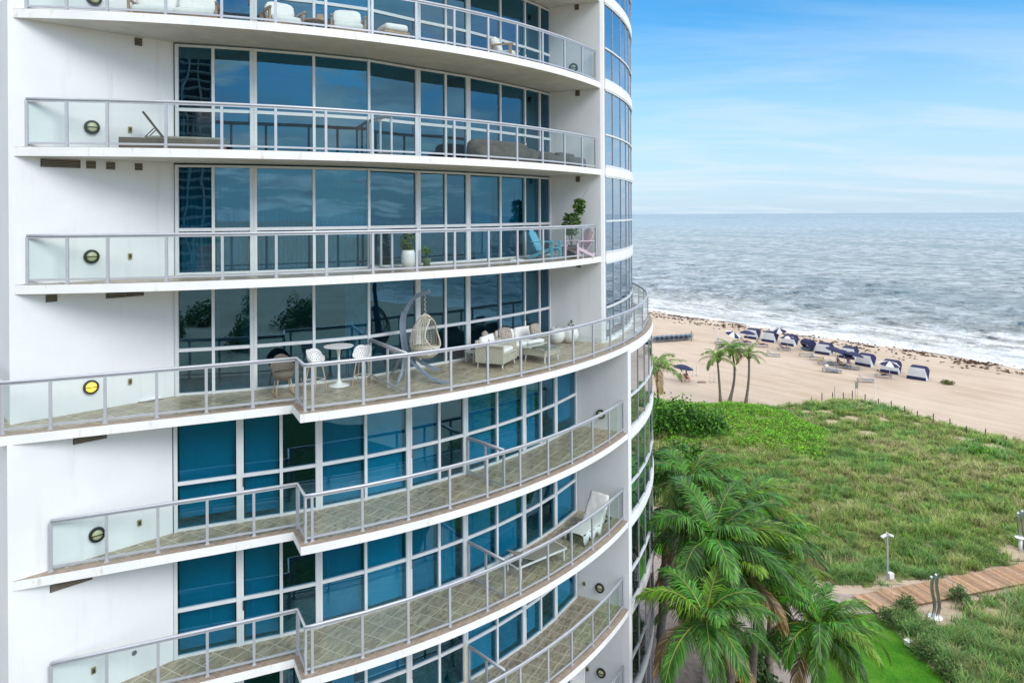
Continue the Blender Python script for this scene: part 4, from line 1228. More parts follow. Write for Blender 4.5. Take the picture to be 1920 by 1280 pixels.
def clearing(X, Y):
    k = np.ones(X.shape)
    for px, py, r in ((1757, 1150, 1.25), (1768, 1128, 1.0), (1664, 1092, .75), (1690, 1100, .6), (1640, 1108, .55), (1628, 817, .9), (1596, 790, 1.0), (1560, 795, .9), (1545, 778, 1.0), (1512, 776, .8), (1490, 790, .6), (1655, 792, .7), (1720, 800, .7), (1800, 830, .9), (1860, 848, .9), (1690, 780, .8), (1610, 770, .9), (1870, 880, .9), (1580, 960, .5), (1595, 952, .5), (1900, 1040, 1.0), (1862, 1150, .35), (1840, 1140, .35), (1885, 1160, .35)):
        c = at(px, py); dist = np.hypot(X-c.x, Y-c.y)
        k *= np.clip((dist-r*.75)/(r*.5), 0, 1)
    return k
GRASS = {'V': [], 'Q': [], 'C': [], 'n': 0}
def add_blades(G, base, az, lean, h, w, col, tipc):
    "curved 2-segment blades, vectorised"
    k = len(h); dx, dy = np.cos(az), np.sin(az); sx, sy = -dy, dx
    z = np.zeros(k)
    rows = []
    for t, ww in ((0, 1.0), (.55, .8), (1.0, .12)):
        off = lean*h*t**2; zz = h*(t-.25*t*t*lean)
        c = base+np.stack([dx*off, dy*off, zz], 1)
        s_ = np.stack([sx*w*ww/2, sy*w*ww/2, z], 1)
        rows += [c-s_, c+s_]
    V = np.stack(rows, 1).reshape(-1, 3); o = G['n']+np.arange(k)[:, None]*6
    Q = np.concatenate([o+np.array([[0, 1, 3, 2]]), o+np.array([[2, 3, 5, 4]])], 0)
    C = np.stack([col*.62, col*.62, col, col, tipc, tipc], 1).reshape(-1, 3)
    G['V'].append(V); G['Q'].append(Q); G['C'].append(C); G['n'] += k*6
PAL = np.array([[.30, .40, .10], [.21, .36, .075], [.40, .45, .16], [.18, .37, .11], [.46, .42, .22], [.24, .47, .06]])
def dune(P, name, bbox, gden, blades, hr, step=.45, gname='dune_grass'):
    x0, x1, y0, y1 = bbox
    xs = np.arange(x0, x1, step); ys = np.arange(y0, y1, step)
    X, Y = np.meshgrid(xs, ys); ins = inpoly(X, Y, P)
    Z, d, n1, n2 = hmap(X, Y, P)
    den = veg_density(X, Y, d, n1)*clearing(X, Y)
    idx = -np.ones(X.shape, int); idx[ins] = np.arange(ins.sum())
    V = np.stack([X[ins], Y[ins], Z[ins]], 1)
    C = np.repeat(den[ins][:, None], 3, 1)
    q = []
    a, b, c, e2 = idx[:-1, :-1], idx[:-1, 1:], idx[1:, 1:], idx[1:, :-1]
    ok = (a >= 0) & (b >= 0) & (c >= 0) & (e2 >= 0)
    Q = np.stack([a[ok], b[ok], c[ok], e2[ok]], 1)
    fastmesh(name, V, Q, M['dune'], C, smooth=True, kind='structure')
    # tufts
    nt_ = int(gden*(x1-x0)*(y1-y0))
    TX = rng.uniform(x0, x1, nt_); TY = rng.uniform(y0, y1, nt_)
    fx = np.clip(((TX-x0)/step).astype(int), 0, X.shape[1]-2); fy = np.clip(((TY-y0)/step).astype(int), 0, X.shape[0]-2)
    # thin out what the photograph's side never sees
    keep = ins[fy, fx] & ins[fy+1, fx+1] & (rng.random(nt_) < den[fy, fx]*1.15)
    vis = TX/np.maximum(TY, 1e-3); infr = (TY > 20) & (vis < .86) & (vis > .12)
    keep &= infr | (rng.random(nt_) < .12)
    TX, TY, fx, fy = TX[keep], TY[keep], fx[keep], fy[keep]
    TZ = Z[fy, fx]
    k = len(TX)
    hue = vnoise(TX, TY, .16, 31.0); hue2 = vnoise(TX, TY, .6, 44.0)
    dist = np.hypot(TX, TY)
    pick = np.zeros(k, int)
    r = hue*.8+hue2*.7+rng.normal(0, .24, k)
    pick[r > .12] = 2; pick[r > .42] = 4; pick[r < -.12] = 1; pick[(r < -.3)] = 3
    pick[(rng.random(k) < .10)] = 5
    near = (dist < 47) & (rng.random(k) < .6) & (pick != 4); pick[near] = 3
    nb = blades
    R = np.repeat
    bx = R(TX, nb)+rng.normal(0, .13, k*nb); by = R(TY, nb)+rng.normal(0, .13, k*nb); bz = R(TZ, nb)-.02
    az = rng.uniform(0, 2*PI, k*nb); wind = .35
    az = np.arctan2(np.sin(az)+wind*(-.2), np.cos(az)+wind)
    lump = vnoise(TX, TY, 1.15, 61.0)+.6*vnoise(TX, TY, .45, 71.0)
    hs = R(rng.uniform(hr[0], hr[1], k)*np.clip(1+1.1*lump, .35, 1.8), nb)*rng.uniform(.55, 1.15, k*nb)
    wd_ = (.016+.00035*R(dist, nb))*rng.uniform(.8, 1.3, k*nb)
    tone = R(rng.uniform(.55, 1.4, k), nb)[:, None]*rng.uniform(.8, 1.2, (k*nb, 1))
    col = PAL[R(pick, nb)]*tone
    tip = col*1.15+np.array([[.03, .02, .01]])
    dry = rng.random(k*nb) < .08; tip[dry] = [.36, .29, .19]
    add_blades(GRASS, np.stack([bx, by, bz], 1), az, rng.uniform(.3, 1.1, k*nb), hs, wd_, col, tip)
dune(DUNE1, 'dune', (2, 62, 38, 84), 19, 13, (.30, .55), .5)
dune(DUNE2, 'dune', (16, 62, 8, 50), 17, 16, (.38, .70), .3)
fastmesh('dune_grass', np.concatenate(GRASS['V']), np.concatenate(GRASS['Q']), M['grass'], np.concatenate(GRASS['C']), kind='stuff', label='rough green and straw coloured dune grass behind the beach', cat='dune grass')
# ---- creeping bright green ground cover on the dune and its leaf carpet
def leaf_cloud(name, pos, nrm_jit, size, cols, parent=None, mat_='broadleaf', **kw):
    "many folded leaves: pos Nx3"
    k = len(pos); e = rng.uniform(-1, 1, (k, 3)); e[:, 2] = rng.uniform(.2, 1.2, k); e[:, :2] *= nrm_jit
    e /= np.linalg.norm(e, axis=1)[:, None]
    a = rng.uniform(-1, 1, (k, 3)); u = np.cross(e, a); u /= np.linalg.norm(u, axis=1)[:, None]; v = np.cross(e, u)
    s_ = (size*rng.uniform(.6, 1.3, k))[:, None]
    P0 = pos-u*s_*.5; P1 = pos+v*s_*.42+e*s_*.08; P2 = pos+u*s_*.55; P3 = pos-v*s_*.42+e*s_*.08
    V = np.stack([P0, P3, P2, P1], 1).reshape(-1, 3); Q = np.arange(4*k).reshape(-1, 4)
    c = np.array(cols)[rng.integers(0, len(cols), k)]*rng.uniform(.7, 1.3, (k, 1))
    return fastmesh(name, V, Q, M[mat_], np.repeat(c, 4, 0), parent=parent, **kw)
CRP = pxs((1190, 750), (1300, 762), (1350, 760), (1445, 765), (1490, 780), (1528, 800), (1570, 815), (1572, 852), (1535, 878), (1470, 862), (1400, 850), (1330, 850), (1250, 870))
X = rng.uniform(8, 45, 130000); Y = rng.uniform(52, 84, 130000); k = inpoly(X, Y, CRP) & inpoly(X, Y, DUNE1); X, Y = X[k], Y[k]
dd = pdist(X, Y, CRP); lump = vnoise(X, Y, .5, 3.0)*.5+.5
Z = .2+np.clip(dd/1.5, 0, 1)*(.25+.75*lump)*rng.uniform(.4, 1.0, len(X))**.5
keep = rng.random(len(X)) < np.clip(dd/1.2+.25, 0, 1)
leaf_cloud('ground_cover', np.stack([X, Y, Z], 1)[keep], .8, .135, [(.18, .52, .015), (.12, .41, .015), (.26, .58, .02), (.06, .24, .012), (.34, .50, .03)], kind='stuff', label='bright green creeping ground cover on the dune', cat='ground cover')
def bush(loc, R, H, n, size, cols, name, lab, cat, grp=None, jit=.9):
    t = empty(name, loc, 0, lab, cat, grp)
    u = rng.uniform(0, 2*PI, n); f = rng.uniform(0, 1, n)**.7; ct = rng.uniform(0, 1, n); st = np.sqrt(1-ct**2)
    rr = (.55+.45*f)*(1+.22*np.sin(u*3+loc[0])+.15*np.sin(u*5+ct*6))
    P = np.stack([R*rr*st*np.cos(u), R*rr*st*np.sin(u), .1+H*rr*ct*.92], 1)
    leaf_cloud('foliage', P, jit, size, cols, t)
    b = MB()
    for i in range(7):
        a = i*.9; b.tube([(0, 0, 0), (R*.3*math.cos(a), R*.3*math.sin(a), H*.4), (R*.6*math.cos(a), R*.6*math.sin(a), H*.62)], [.05, .035, .015], 5)
    b.build('stem', M['trunk'], t); return t
SG = [(.04, .15, .015), (.07, .23, .02), (.11, .32, .025), (.15, .38, .02), (.02, .08, .012)]
for i, (px, py, R, H, lab) in enumerate(((1236, 905, 2.2, 2.2, 'dark green sea grape bush touching the rounded end of the tower'), (1290, 880, 2.3, 2.0, 'sea grape bush in front of the bright creeping cover, nearest the palms'),
        (1240, 812, 2.9, 3.3, 'tall sea grape bush against the rounded glass of the tower'), (1285, 818, 3.1, 3.2, 'tallest sea grape bush, below the lone left palm'), (1328, 818, 2.4, 2.1, 'sea grape bush at the right end of the dark clump'))):
    p = at(px, py); bush((p.x, p.y, 0), R, H, 3600, .25, SG, 'sea_grape_bush', lab, 'bush', 'sea grape bushes beside the tower')
p = at(1840, 862); bush((p.x, p.y, .2), .9, .8, 500, .18, SG[2:4], 'dune_shrub', 'small vivid green shrub alone in the dune grass at far right', 'bush')
# hedge shrubs among the palms
HG = [(.03, .09, .015), (.045, .12, .02), (.06, .15, .02), (.09, .14, .03)]
for i, (px, py, R, H, lab) in enumerate(((1395, 1235, 1.1, 1.0, 'round dark green shrub on the paved court between the two big palms'), (1420, 1300, 1.2, 1.1, 'low dark shrub at the bottom edge below the right palm'), (1262, 1110, .9, .9, 'small shrub beside the paved path near the tower'),
        (1330, 1130, 1.1, 1.0, 'bushy shrub under the tall palm by the path'), (1450, 1215, .8, .7, 'small round shrub beside the paved path bend'), (1370, 1290, 1.3, 1.0, 'wide dark shrub at the bottom edge of the courtyard'))):
    p = at(px, py); bush((p.x, p.y, 0), R, H, 1500, .13, HG, 'shrub', lab, 'shrub', 'shrubs under the palms')
for px, py, R, H, lab in ((1668, 1170, .55, .8, 'dark shrub at the tip of the mown lawn beside the boardwalk'), (1722, 1200, .5, .7, 'dark shrub right behind the white utility box'), (1738, 1232, .6, .8, 'dark shrub along the right lawn edge, below the utility box'),
        (1775, 1268, .6, .8, 'dark shrub at the bottom of the right lawn edge'), (1800, 1128, .55, .8, 'rounded leafy shrub right of the twin shower posts'), (1700, 1146, .5, .8, 'tall leafy shrub left of the twin shower posts')):
    p = at(px, py); bush((p.x, p.y, .05), R, H, 620, .10, [(.05, .16, .03), (.08, .20, .03), (.12, .24, .05), (.16, .20, .05)], 'shrub', lab, 'shrub', 'shrubs along the lawn edge')
# ---- seaweed line
k = 5200; s_ = rng.uniform(-60, 150, k); band_ = rng.random(k)
d_ = np.where(band_ < .6, rng.normal(-4.2, 1.1, k), np.where(band_ < .85, rng.normal(-8.0, .8, k), rng.uniform(-13, -3, k)))
cl = vnoise(s_, d_*2.2, .22, 12.0)+vnoise(s_, d_, 1.1, 2.0)*.5
kk = cl > .02; s_, d_ = s_[kk], d_[kk]
P = []
for a, b in zip(s_, d_):
    u = min(1, max(0, (b+16)/16)); w = w_of(a+random.gauss(0, .2), b+random.gauss(0, .1)); P.append((w.x, w.y, -.58*u*u*(3-2*u)+.07*nz(a, b, .16)+.05*nz(a, b, .5, 3.1)+.03+random.random()*.05))
P = np.array(P); P = np.concatenate([P, P+rng.normal(0, .12, P.shape)*[1, 1, .12]])
leaf_cloud('seaweed', P, .35, .42, [(.10, .055, .03), (.14, .085, .045), (.07, .04, .022)], mat_='grass', kind='stuff', label='brown seaweed washed up along the waterline', cat='seaweed')
# ================================================================= PALMS
def palm(base, top, seed, L=3.2, nf=20, lab='', grp=None, wind=(.8, -.25), name='coconut_palm', nl=50, tr=(.17, .11), droop=1.5, tm='trunk', up=1.15, pal=0, bow=0.0, leafw=.048):
    R_ = random.Random(seed)
    base = V3(base); top = V3(top)
    t = empty(name, base, 0, lab, 'palm tree', grp)
    h = top-base
    pts = []
    for i in range(14):
        u = i/13; side = math.sin(u*PI)*bow
        pts.append(V3((h.x*u**1.3+side, h.y*u**1.3, h.z*u)))
    rad = [tr[0]*(1.5-.5*min(1, i/2)) if i < 3 else tr[0]+(tr[1]-tr[0])*i/13 for i in range(14)]
    tk = MB()
    dense = smooth(pts, 44); dr = [np.interp(i/43*13, range(14), rad)*(1+.05*(i % 2)) for i in range(44)]
    tk.tube(dense, dr, 12); tk.build('trunk', M[tm], t, smooth=False)
    G = {'V': [], 'Q': [], 'C': [], 'n': 0}; m = MB()
    W = V3((wind[0], wind[1], 0)); VV = []; QQ = []; CC = []; nv = 0
    for i in range(nf):
        age = i/nf
        az = i*2.39996+R_.uniform(-.25, .25); el = up-age*1.35+R_.uniform(-.12, .12)
        Lf = L*R_.uniform(.85, 1.12)*(.75+.25*min(1, age*3+.2)); dp = droop*R_.uniform(.75, 1.25)
        n = 16; p = h.copy()+V3((0, 0, .05)); P = [p.copy()]; D = []
        for j in range(n):
            u = (j+.5)/n; e = el-dp*u**1.4
            d = V3((math.cos(az)*math.cos(e), math.sin(az)*math.cos(e), math.sin(e)))
            d = (d+W*(.22+.5*u)*.6).normalized()
            D.append(d); p = p+d*(Lf/n); P.append(p.copy())
        k = R_.uniform(.75, 1.25); young = max(0, 1-age*2.2); old = max(0, age-.72)*3
        green = V3((.042, .170, .010))*k if pal == 0 else V3((.13, .25, .02))*k
        green = green*(1+young*.5)+V3((.10, .06, .0))*old
        if R_.random() < .15: green = green+V3((.09, .10, 0))
        if i >= nf-2: green = V3((.30, .19, .08))*k
        rc = (.30*k, .33*k, .05) if R_.random() < .6 else (.16*k, .22*k, .04)
        m.tube(P, [.028*(1-.85*j/n)+.004 for j in range(n+1)], 5, 0, rc, cap=False)
        for s_ in (-1, 1):
            for q in range(nl):
                u = .13+.87*(q+R_.random()*.4)/nl; x = min(u*n, n-1e-3); j = int(x); f = x-j
                o = P[j]+(P[j+1]-P[j])*f; d = D[j]
                sdv = d.cross(V3((0, 0, 1)))
                if sdv.length < .05: sdv = V3((1, 0, 0))
                sdv.normalize(); upv = sdv.cross(d).normalized()
                ll = L*.235*(math.sin(PI*min(1, .16+u*.84))**.55+.12)*R_.uniform(.85, 1.1)
                v = (sdv*s_*(.95-.45*u)+d*(.40+.75*u)+upv*R_.uniform(.0, .28)+W*.18).normalized()
                g = .30+.5*age+R_.uniform(0, .5)
                a1 = o+v*ll*.5-V3((0, 0, g*ll*.14)); v2 = (v-V3((0, 0, g*1.5))+W*.15).normalized(); a2 = a1+v2*ll*.5
                wv = d.cross(v).normalized().cross(v).normalized() if R_.random() < .0 else (d-v*d.dot(v)).normalized()
                ww = leafw*L/3.2
                VV += [o-wv*ww*.3, o+wv*ww*.3, a1-wv*ww*.5, a1+wv*ww*.5, a2-wv*ww*.08, a2+wv*ww*.08]
                QQ += [(nv, nv+1, nv+3, nv+2), (nv+2, nv+3, nv+5, nv+4)]; nv += 6
                c = green*R_.choice((.45, .7, .9, 1.1, 1.6)); tipc = c*1.15+V3((.03, .02, 0))*(1+old*2)
                CC += [c*.8]*2+[c]*2+[tipc]*2
    m.add(VV, QQ); m.c[-len(VV):] = [tuple(c) for c in CC]
    m.build('crown', M['leaf'], t)
    b = MB()
    for i in range(9):
        a = R_.random()*6.3; c = h+V3((math.cos(a)*.2, math.sin(a)*.2, -.25-R_.random()*.15)); b.lathe(c, [(0.001, -.11), (.09, -.05), (.10, .03), (.001, .12)], 8)
    if name == 'coconut_palm': b.build('coconut', plain('young_coconut', (.16, .17, .04), .6) if 'young_coconut' not in bpy.data.materials else bpy.data.materials['young_coconut'], t, smooth=True)
    return t
def ptop(px, py, Y): r = ray(px, py); return V3((r.x*Y, Y, CH+r.z*Y))
def near_palm(px, py, Y, bx, by, seed, lab, **k):
    top = ptop(px, py, Y); palm((top.x+bx, top.y+by, 0), top, seed, lab=lab, grp='palms beside the tower', **k)
near_palm(1290, 905, 31.5, -1.3, .3, 11, 'tall wind blown palm at the back of the group, trunk leaning over the lawn', L=3.1, nf=22, bow=-.1, tm='greytrunk')
near_palm(1335, 1020, 27.5, -.3, .2, 12, 'largest palm in the middle of the group, long drooping fronds over the lawn', L=3.9, nf=24, tm='greytrunk')
near_palm(1322, 1165, 23.6, .15, .3, 13, 'nearest palm in front of the rounded glass, yellow ribbed fronds reaching across the tower', L=2.9, nf=19, pal=0, tm='greytrunk', leafw=.05, wind=(.25, -.1))
near_palm(1538, 1185, 26.0, -.25, -.2, 14, 'dense dark palm standing alone on the mown lawn at the bottom', L=2.8, nf=26, droop=1.6, wind=(.45, -.3), up=1.35, tm='trunk')
near_palm(1395, 945, 32.5, -.5, .4, 15, 'palm behind the largest one, dark fronds blown toward the dune', L=2.9, nf=20, wind=(1.0, -.2))
near_palm(1425, 1085, 29.5, -.4, 0, 16, 'yellow green palm right of the largest one, fronds hanging over the lawn and path', L=3.0, nf=20, pal=1, wind=(.9, -.2))
near_palm(1248, 1000, 34.0, -.2, .3, 17, 'small palm half hidden behind the rounded glass beside the path', L=2.0, nf=16)
near_palm(1300, 1010, 36.0, .3, .2, 18, 'shorter palm deep in the group in front of the sea grape bushes', L=2.2, nf=18)
near_palm(1455, 1010, 30.8, -.3, .2, 31, 'wind blown palm at the right side of the group, next to the dune grass', L=2.7, nf=20, wind=(.9, -.2))
near_palm(1378, 1075, 26.6, -.2, .1, 32, 'palm wedged between the largest palm and the paved path', L=2.9, nf=20, wind=(.5, -.2))
def far_palm(px, pyt, px2, pyb, seed, lab, L, **k):
    b = at(px2, pyb); top = ptop(px, pyt, b.y); palm(b, top, seed, lab=lab, L=L, grp=k.pop('grp', 'three slender palms on the beach'), nl=26, tr=(.16, .09), leafw=.07, **k)
far_palm(1345, 672, 1351, 757, 21, 'left of the three slender palms on the beach, with the lowest crown', 2.4, nf=15, pal=1, wind=(.1, 0), droop=1.25)
far_palm(1372, 655, 1368, 752, 22, 'tallest of the three slender beach palms, with a bent trunk foot', 2.5, nf=18, wind=(.1, 0), droop=1.5, bow=.45)
far_palm(1404, 664, 1398, 758, 23, 'right of the three slender palms on the beach', 2.1, nf=14, pal=1, wind=(.1, 0), droop=1.2, bow=.2)
b = at(1234, 800); far_palm(1231, 688, 1236, 802, 24, 'lone palm half hidden by the tower above the sea grape bushes', 3.4, nf=16, pal=1, droop=1.3, grp=None, wind=(.2, 0))
# ================================================================= BEACH THINGS
def cabana(loc, rz, lab):
    t = empty('beach_cabana', loc, rz, lab, 'beach cabana', 'blue and white beach cabanas in a row')
    # local +Y = back of the hood (toward the viewer); side profile as (y, z, half width)
    prof = [(.78, 0, 1.12), (.70, .38, 1.08), (.50, 1.10, .98), (.36, 1.42, .84), (.10, 1.56, .78), (-.45, 1.60, .78), (-.85, 1.38, .86), (-1.02, 1.02, .95)]
    def strip(i0, i1, nm, m):
        vs = []; fs = []
        for i in range(i0, i1+1):
            y, z, w_ = prof[i]
            for k_ in (-1, -.5, 0, .5, 1): vs.append((k_*w_, y+.05*(1-abs(k_)), z+.02*(1-abs(k_))))
        for i in range(i1-i0):
            for j in range(4): a = i*5+j; fs.append((a, a+1, a+6, a+5))
        o = MB().add(vs, fs).build(nm, m, t); o.modifiers.new('t', 'SOLIDIFY').thickness = .015
    strip(0, 1, 'hem', M['navy']); strip(1, 3, 'back_panel', M['canvas']); strip(3, 7, 'canopy', M['navy'])
    for sx in (-1, 1):
        P_ = [V3((sx*w_, y, z)) for y, z, w_ in prof]; hinge = V3((sx*1.06, -.15, .0))
        a_ = MB(); a_.add([P_[0], P_[1], P_[2], hinge], [(0, 1, 2, 3)]); o = a_.build('side_panel', M['canvas'], t); o.modifiers.new('t', 'SOLIDIFY').thickness = .012
        a_ = MB(); a_.add([P_[2], P_[3], P_[4], P_[5], P_[6], P_[7], hinge], [(0, 1, 2, 6), (2, 3, 4, 6), (4, 5, 6)]); o = a_.build('side_panel', M['navy'], t); o.modifiers.new('t', 'SOLIDIFY').thickness = .012
    MB().box((0, -.35, .30), (1.7, 1.3, .12)).box((0, -.35, .12), (1.5, 1.1, .24)).build('seat', M['bluegrey'], t)
    f_ = MB()
    for i in (3, 7):
        y, z, w_ = prof[i]; f_.tube([(-1.07, -.15, 0), (-w_-.01, y, z), (w_+.01, y, z+.005), (1.07, -.15, 0)], .016, 5)
    f_.build('frame', M['steel'], t); return t
back = facing(n_s.x, n_s.y)          # local -Y toward the sea
cabs = [(1411, 638, 'farthest beach cabana, behind an all navy parasol'), (1444, 644, 'second farthest beach cabana, standing clear with its white back whole'), (1481, 651, 'third farthest beach cabana, half covered by a striped parasol'),
        (1518, 660, 'beach cabana turned around so its dark open side faces the tower'), (1546, 667, 'beach cabana just right of the turned open one'), (1592, 675, 'beach cabana hidden behind the cluster of parasols'),
        (1623, 689, 'beach cabana just right of the parasol cluster'), (1671, 702, 'second nearest beach cabana, with a striped parasol in front'), (1722, 714, 'nearest beach cabana at the right end of the row')]
proto = None
for i, (px, py, lab) in enumerate(cabs):
    p = at(px, py-4); rz = back+random.uniform(-.12, .12)+(PI-.5 if i == 3 else 0); p = V3((p.x, p.y, .01))
    if proto is None: proto = cabana(p, rz, lab)
    else: copy_tree(proto, None, p, rz, lab)
def parasol(loc, label, tilt=(0, 0), kind=0, R=1.25, H=2.15):
    t = empty('beach_parasol', loc, 0, label, 'parasol', 'beach parasols among the cabanas')
    MB().tube([(0, 0, -.2), (0, 0, H+.05)], .022, 6).build('pole', M['white'], t)
    E = Euler((tilt[0], tilt[1], 0)).to_matrix()
    for nm, mm, par in (('canopy', 'navy', 0), ('canopy_stripe', 'canvas', 1)):
        if kind == 0 and par == 1: continue
        m_ = MB(); n = 8
        for s_ in range(n):
            if kind and s_ % 2 != par: continue
            vs = []; fs = []
            for a in (0, .5, 1):
                for r, z in ((0, 0), (.35, -.06), (.7, -.20), (1, -.40)):
                    sag = .04*(1-abs(2*a-1))*r
                    an = 2*PI*(s_+a)/n; vs.append(E @ V3((R*r*math.cos(an), R*r*math.sin(an), z*1.05-sag))+V3((0, 0, H)))
            for a in range(2):
                for j in range(3): q = a*4+j; fs.append((q, q+1, q+5, q+4))
            m_.add(vs, fs)
        if kind == 0: m_.tube([E @ V3((R*1.0*math.cos(k*PI/24), R*math.sin(k*PI/24), -.41))+V3((0, 0, H)) for k in range(49)], .012, 4)
        o = m_.build(nm, M[mm], t)
    return t
for px, py, lab, tl, kd in ((1402, 645, 'navy parasol in front of the farthest cabana', (0, .1), 0), (1376, 648, 'tilted navy and white parasol peeping over the tallest beach palm', (.3, .3), 1), (1461, 640, 'navy and white parasol between the second and third farthest cabanas', (.2, -.2), 1),
        (1477, 656, 'striped parasol standing before the third farthest cabana', (-.15, .1), 1), (1567, 680, 'navy parasol at the left of the parasol cluster', (.1, .2), 0), (1583, 686, 'large navy parasol in the middle of the cluster, people under it', (.15, .25), 0),
        (1603, 690, 'navy parasol at the right of the parasol cluster', (0, .2), 0), (1668, 709, 'striped parasol before the second nearest cabana', (.1, .1), 1), (1282, 716, 'navy parasol alone on the sand left of the three palms', (.0, .15), 0)):
    p = at(px, py); parasol((p.x, p.y, 0), lab, tl, kd)
LG = 'blue grey loungers on the sand'
bl = sling_lounger(at(1623, 716), 1.4, M['bluegrey'], M['greyframe'], 'empty lounger alone on the open sand in front, toward the dune stakes', .75, group=LG)
LNG = [(1397, 645, 1.35, 'lounger with a reclining sunbather, left of the farthest loungers'), (1428, 650, 1.25, 'lounger with a reclining sunbather below the second farthest cabana'), (1470, 657, 1.5, 'lounger with a seated bather below the third farthest cabana'),
       (1449, 668, 1.2, 'dark lounger alone in front of the far cabanas'), (1511, 668, 1.35, 'lounger left of the pair below the turned cabana'), (1531, 674, 1.2, 'lounger right of the pair below the turned cabana'),
       (1547, 684, 1.4, 'lounger with a yellow towel over its back'), (1566, 684, 1.3, 'lounger under the left parasol of the cluster'), (1581, 690, 1.2, 'lounger under the large navy parasol'),
       (1597, 693, 1.1, 'lounger at the right edge of the parasol cluster'), (1556, 697, 1.25, 'left of the two empty loungers pushed together in front'), (1563, 699, 1.25, 'right of the two empty loungers pushed together in front'),
       (1656, 708, 1.3, 'lounger with a sunbather, in front of the second nearest cabana'), (1352, 645, 1.5, 'lounger with a closed white parasol leaning over it, left of the palms')]
for px, py, rz, lab in LNG:
    p = at(px, py); copy_tree(bl, None, (p.x, p.y, 0), rz, lab)
# stacked loungers
k = 0
pa, pb = at(1229, 641), at(1291, 637)
ORD = ['first', 'second', 'third', 'fourth', 'fifth', 'sixth', 'seventh', 'eighth']; LEV = ['bottom', 'middle', 'top']
flat = sling_lounger((pa.x, pa.y, 0), -.75, M['bluegrey'], M['greyframe'], 'bottom lounger of the first stack from the tower', 0.0, group='stacked loungers beside the tower', detail=False)
for i in range(8):
    c = pa+(pb-pa)*(i/7)
    for j in range(3):
        lab = '%s lounger of the %s stack from the tower' % (LEV[j], ORD[i])
        if i == 0 and j == 0: continue
        copy_tree(flat, None, (c.x+.03*j, c.y, .27*j), -.75+random.uniform(-.06, .06), lab)
def stake(px, py, h, lab, name='wooden_stake', r=.055, m='post', cat='stake', grp='wooden stakes along the dune edge'):
    p = at(px, py); return MB().tube([(0, 0, -.2), (.01, 0, h*.6), (.02, .01, h)], [r, r*.95, r*.9], 7).build(name, M[m], None, loc=(p.x, p.y, 0), label=lab, cat=cat, group=grp)
SP = [(1521, 758), (1541, 753), (1561, 751), (1581, 749), (1598, 749), (1622, 754), (1647, 761), (1671, 769), (1696, 777), (1720, 785), (1750, 794), (1781, 802), (1812, 814), (1848, 824), (1887, 836)]
W15 = ['leftmost', 'second', 'third', 'fourth', 'fifth', 'sixth', 'seventh', 'eighth', 'ninth', 'tenth', 'eleventh', 'twelfth', 'thirteenth', 'fourteenth', 'rightmost']
tops = []
for i, (x, y) in enumerate(SP):
    hh_ = .80+.2*((i*5) % 3)/2; stake(x, y, hh_, ('%s rope stake along the seaward edge of the dune' % W15[i]) if i in (0, 14) else '%s rope stake from the left along the seaward edge of the dune' % W15[i])
    tops.append(at(x, y)+V3((.02, 0, hh_*.8)))
m_ = MB()
for a, b in zip(tops[:-1], tops[1:]): m_.tube([a.lerp(b, u)-V3((0, 0, .25*4*u*(1-u))) for u in (0, .25, .5, .75, 1)], .016, 4, cap=False)
a = at(1465, 776)+V3((0, 0, .8)); m_.tube([a, (a+tops[0])/2, tops[0]], .02, 4)
m_.build('rope', M['rope'], None, label='pale rope strung between the stakes at the dune edge', cat='rope')
stake(1296, 640, 1.7, 'dark pole standing at the right end of the stacked loungers', 'pole', .06, cat='pole', grp=None)
stake(1640.5, 746, 2.0, 'thin white pole on the sand beyond the dune stakes', 'pole', .045, 'white', 'pole', None)
stake(1565, 752, 1.7, 'very thin grey pole left of the beach sign', 'pole', .03, 'steel', 'pole', None)
stake(1776, 720, 1.4, 'thin white marker pole on a tuft right of the nearest cabana', 'pole', .03, 'white', 'pole', None)
p = at(1606, 753)
t = empty('beach_sign', (p.x, p.y, 0), .3, 'small weathered green sign on a thin post at the dune edge', 'sign')
MB().tube([(-.14, 0, -.1), (-.14, 0, 2.0)], .018, 6).tube([(.14, 0, -.1), (.14, 0, 2.0)], .018, 6).build('post', M['steel'], t)
MB().box((0, -.03, 1.85), (.42, .03, .72)).build('board', plain('faded_green_sign', (.20, .25, .19), .6), t, bevel=.01)
for px, py, lab in ((1302, 705, 'thin metal net frame, left of the two beside the lone parasol'), (1335, 717, 'thin metal net frame nearest the left beach palm')):
    p = at(px, py); t = empty('net_frame', (p.x, p.y, 0), .4, lab, 'frame', 'thin frames on the sand'); f_ = MB()
    for x in (-.32, .32): f_.tube([(x, 0, 0), (x, 0, 1.35)], .02, 5).tube([(x, -.35, .03), (x, .35, .03)], .02, 5)
    for z in (.25, .7): f_.tube([(-.32, 0, z), (.32, 0, z)], .016, 5)
    f_.build('bars', M['steel'], t)
p = at(1316, 717); m_ = MB(); cushion(m_, (0, 0, .02), (1.1, .6, .34), puff=.7); m_.build('sand_mound', M['sand'], None, smooth=True, loc=(p.x, p.y, 0), label='small heap of dug sand between the net frame and the palm', cat='sand heap')
# closed parasol on the left lounger
p = at(1346, 645); t = empty('closed_parasol', (p.x, p.y, 0), 0, 'closed white parasol standing over the leftmost occupied lounger', 'parasol')
MB().tube([(0, 0, -.1), (.1, 0, 1.2)], .02, 6).build('pole', M['steel'], t); MB().lathe((.05, 0, 0), [(.16, .75), (.13, 1.1), (.07, 1.7), (.01, 2.0)], 10).build('canopy', M['canvas'], t)
# tufts of grass round the marker pole
p = at(1776, 720); bush((p.x, p.y, 0), .7, .4, 260, .2, [(.12, .15, .04), (.2, .18, .07)], 'grass_tuft', 'lone grass tuft on the open sand right of the nearest cabana', 'grass tuft')
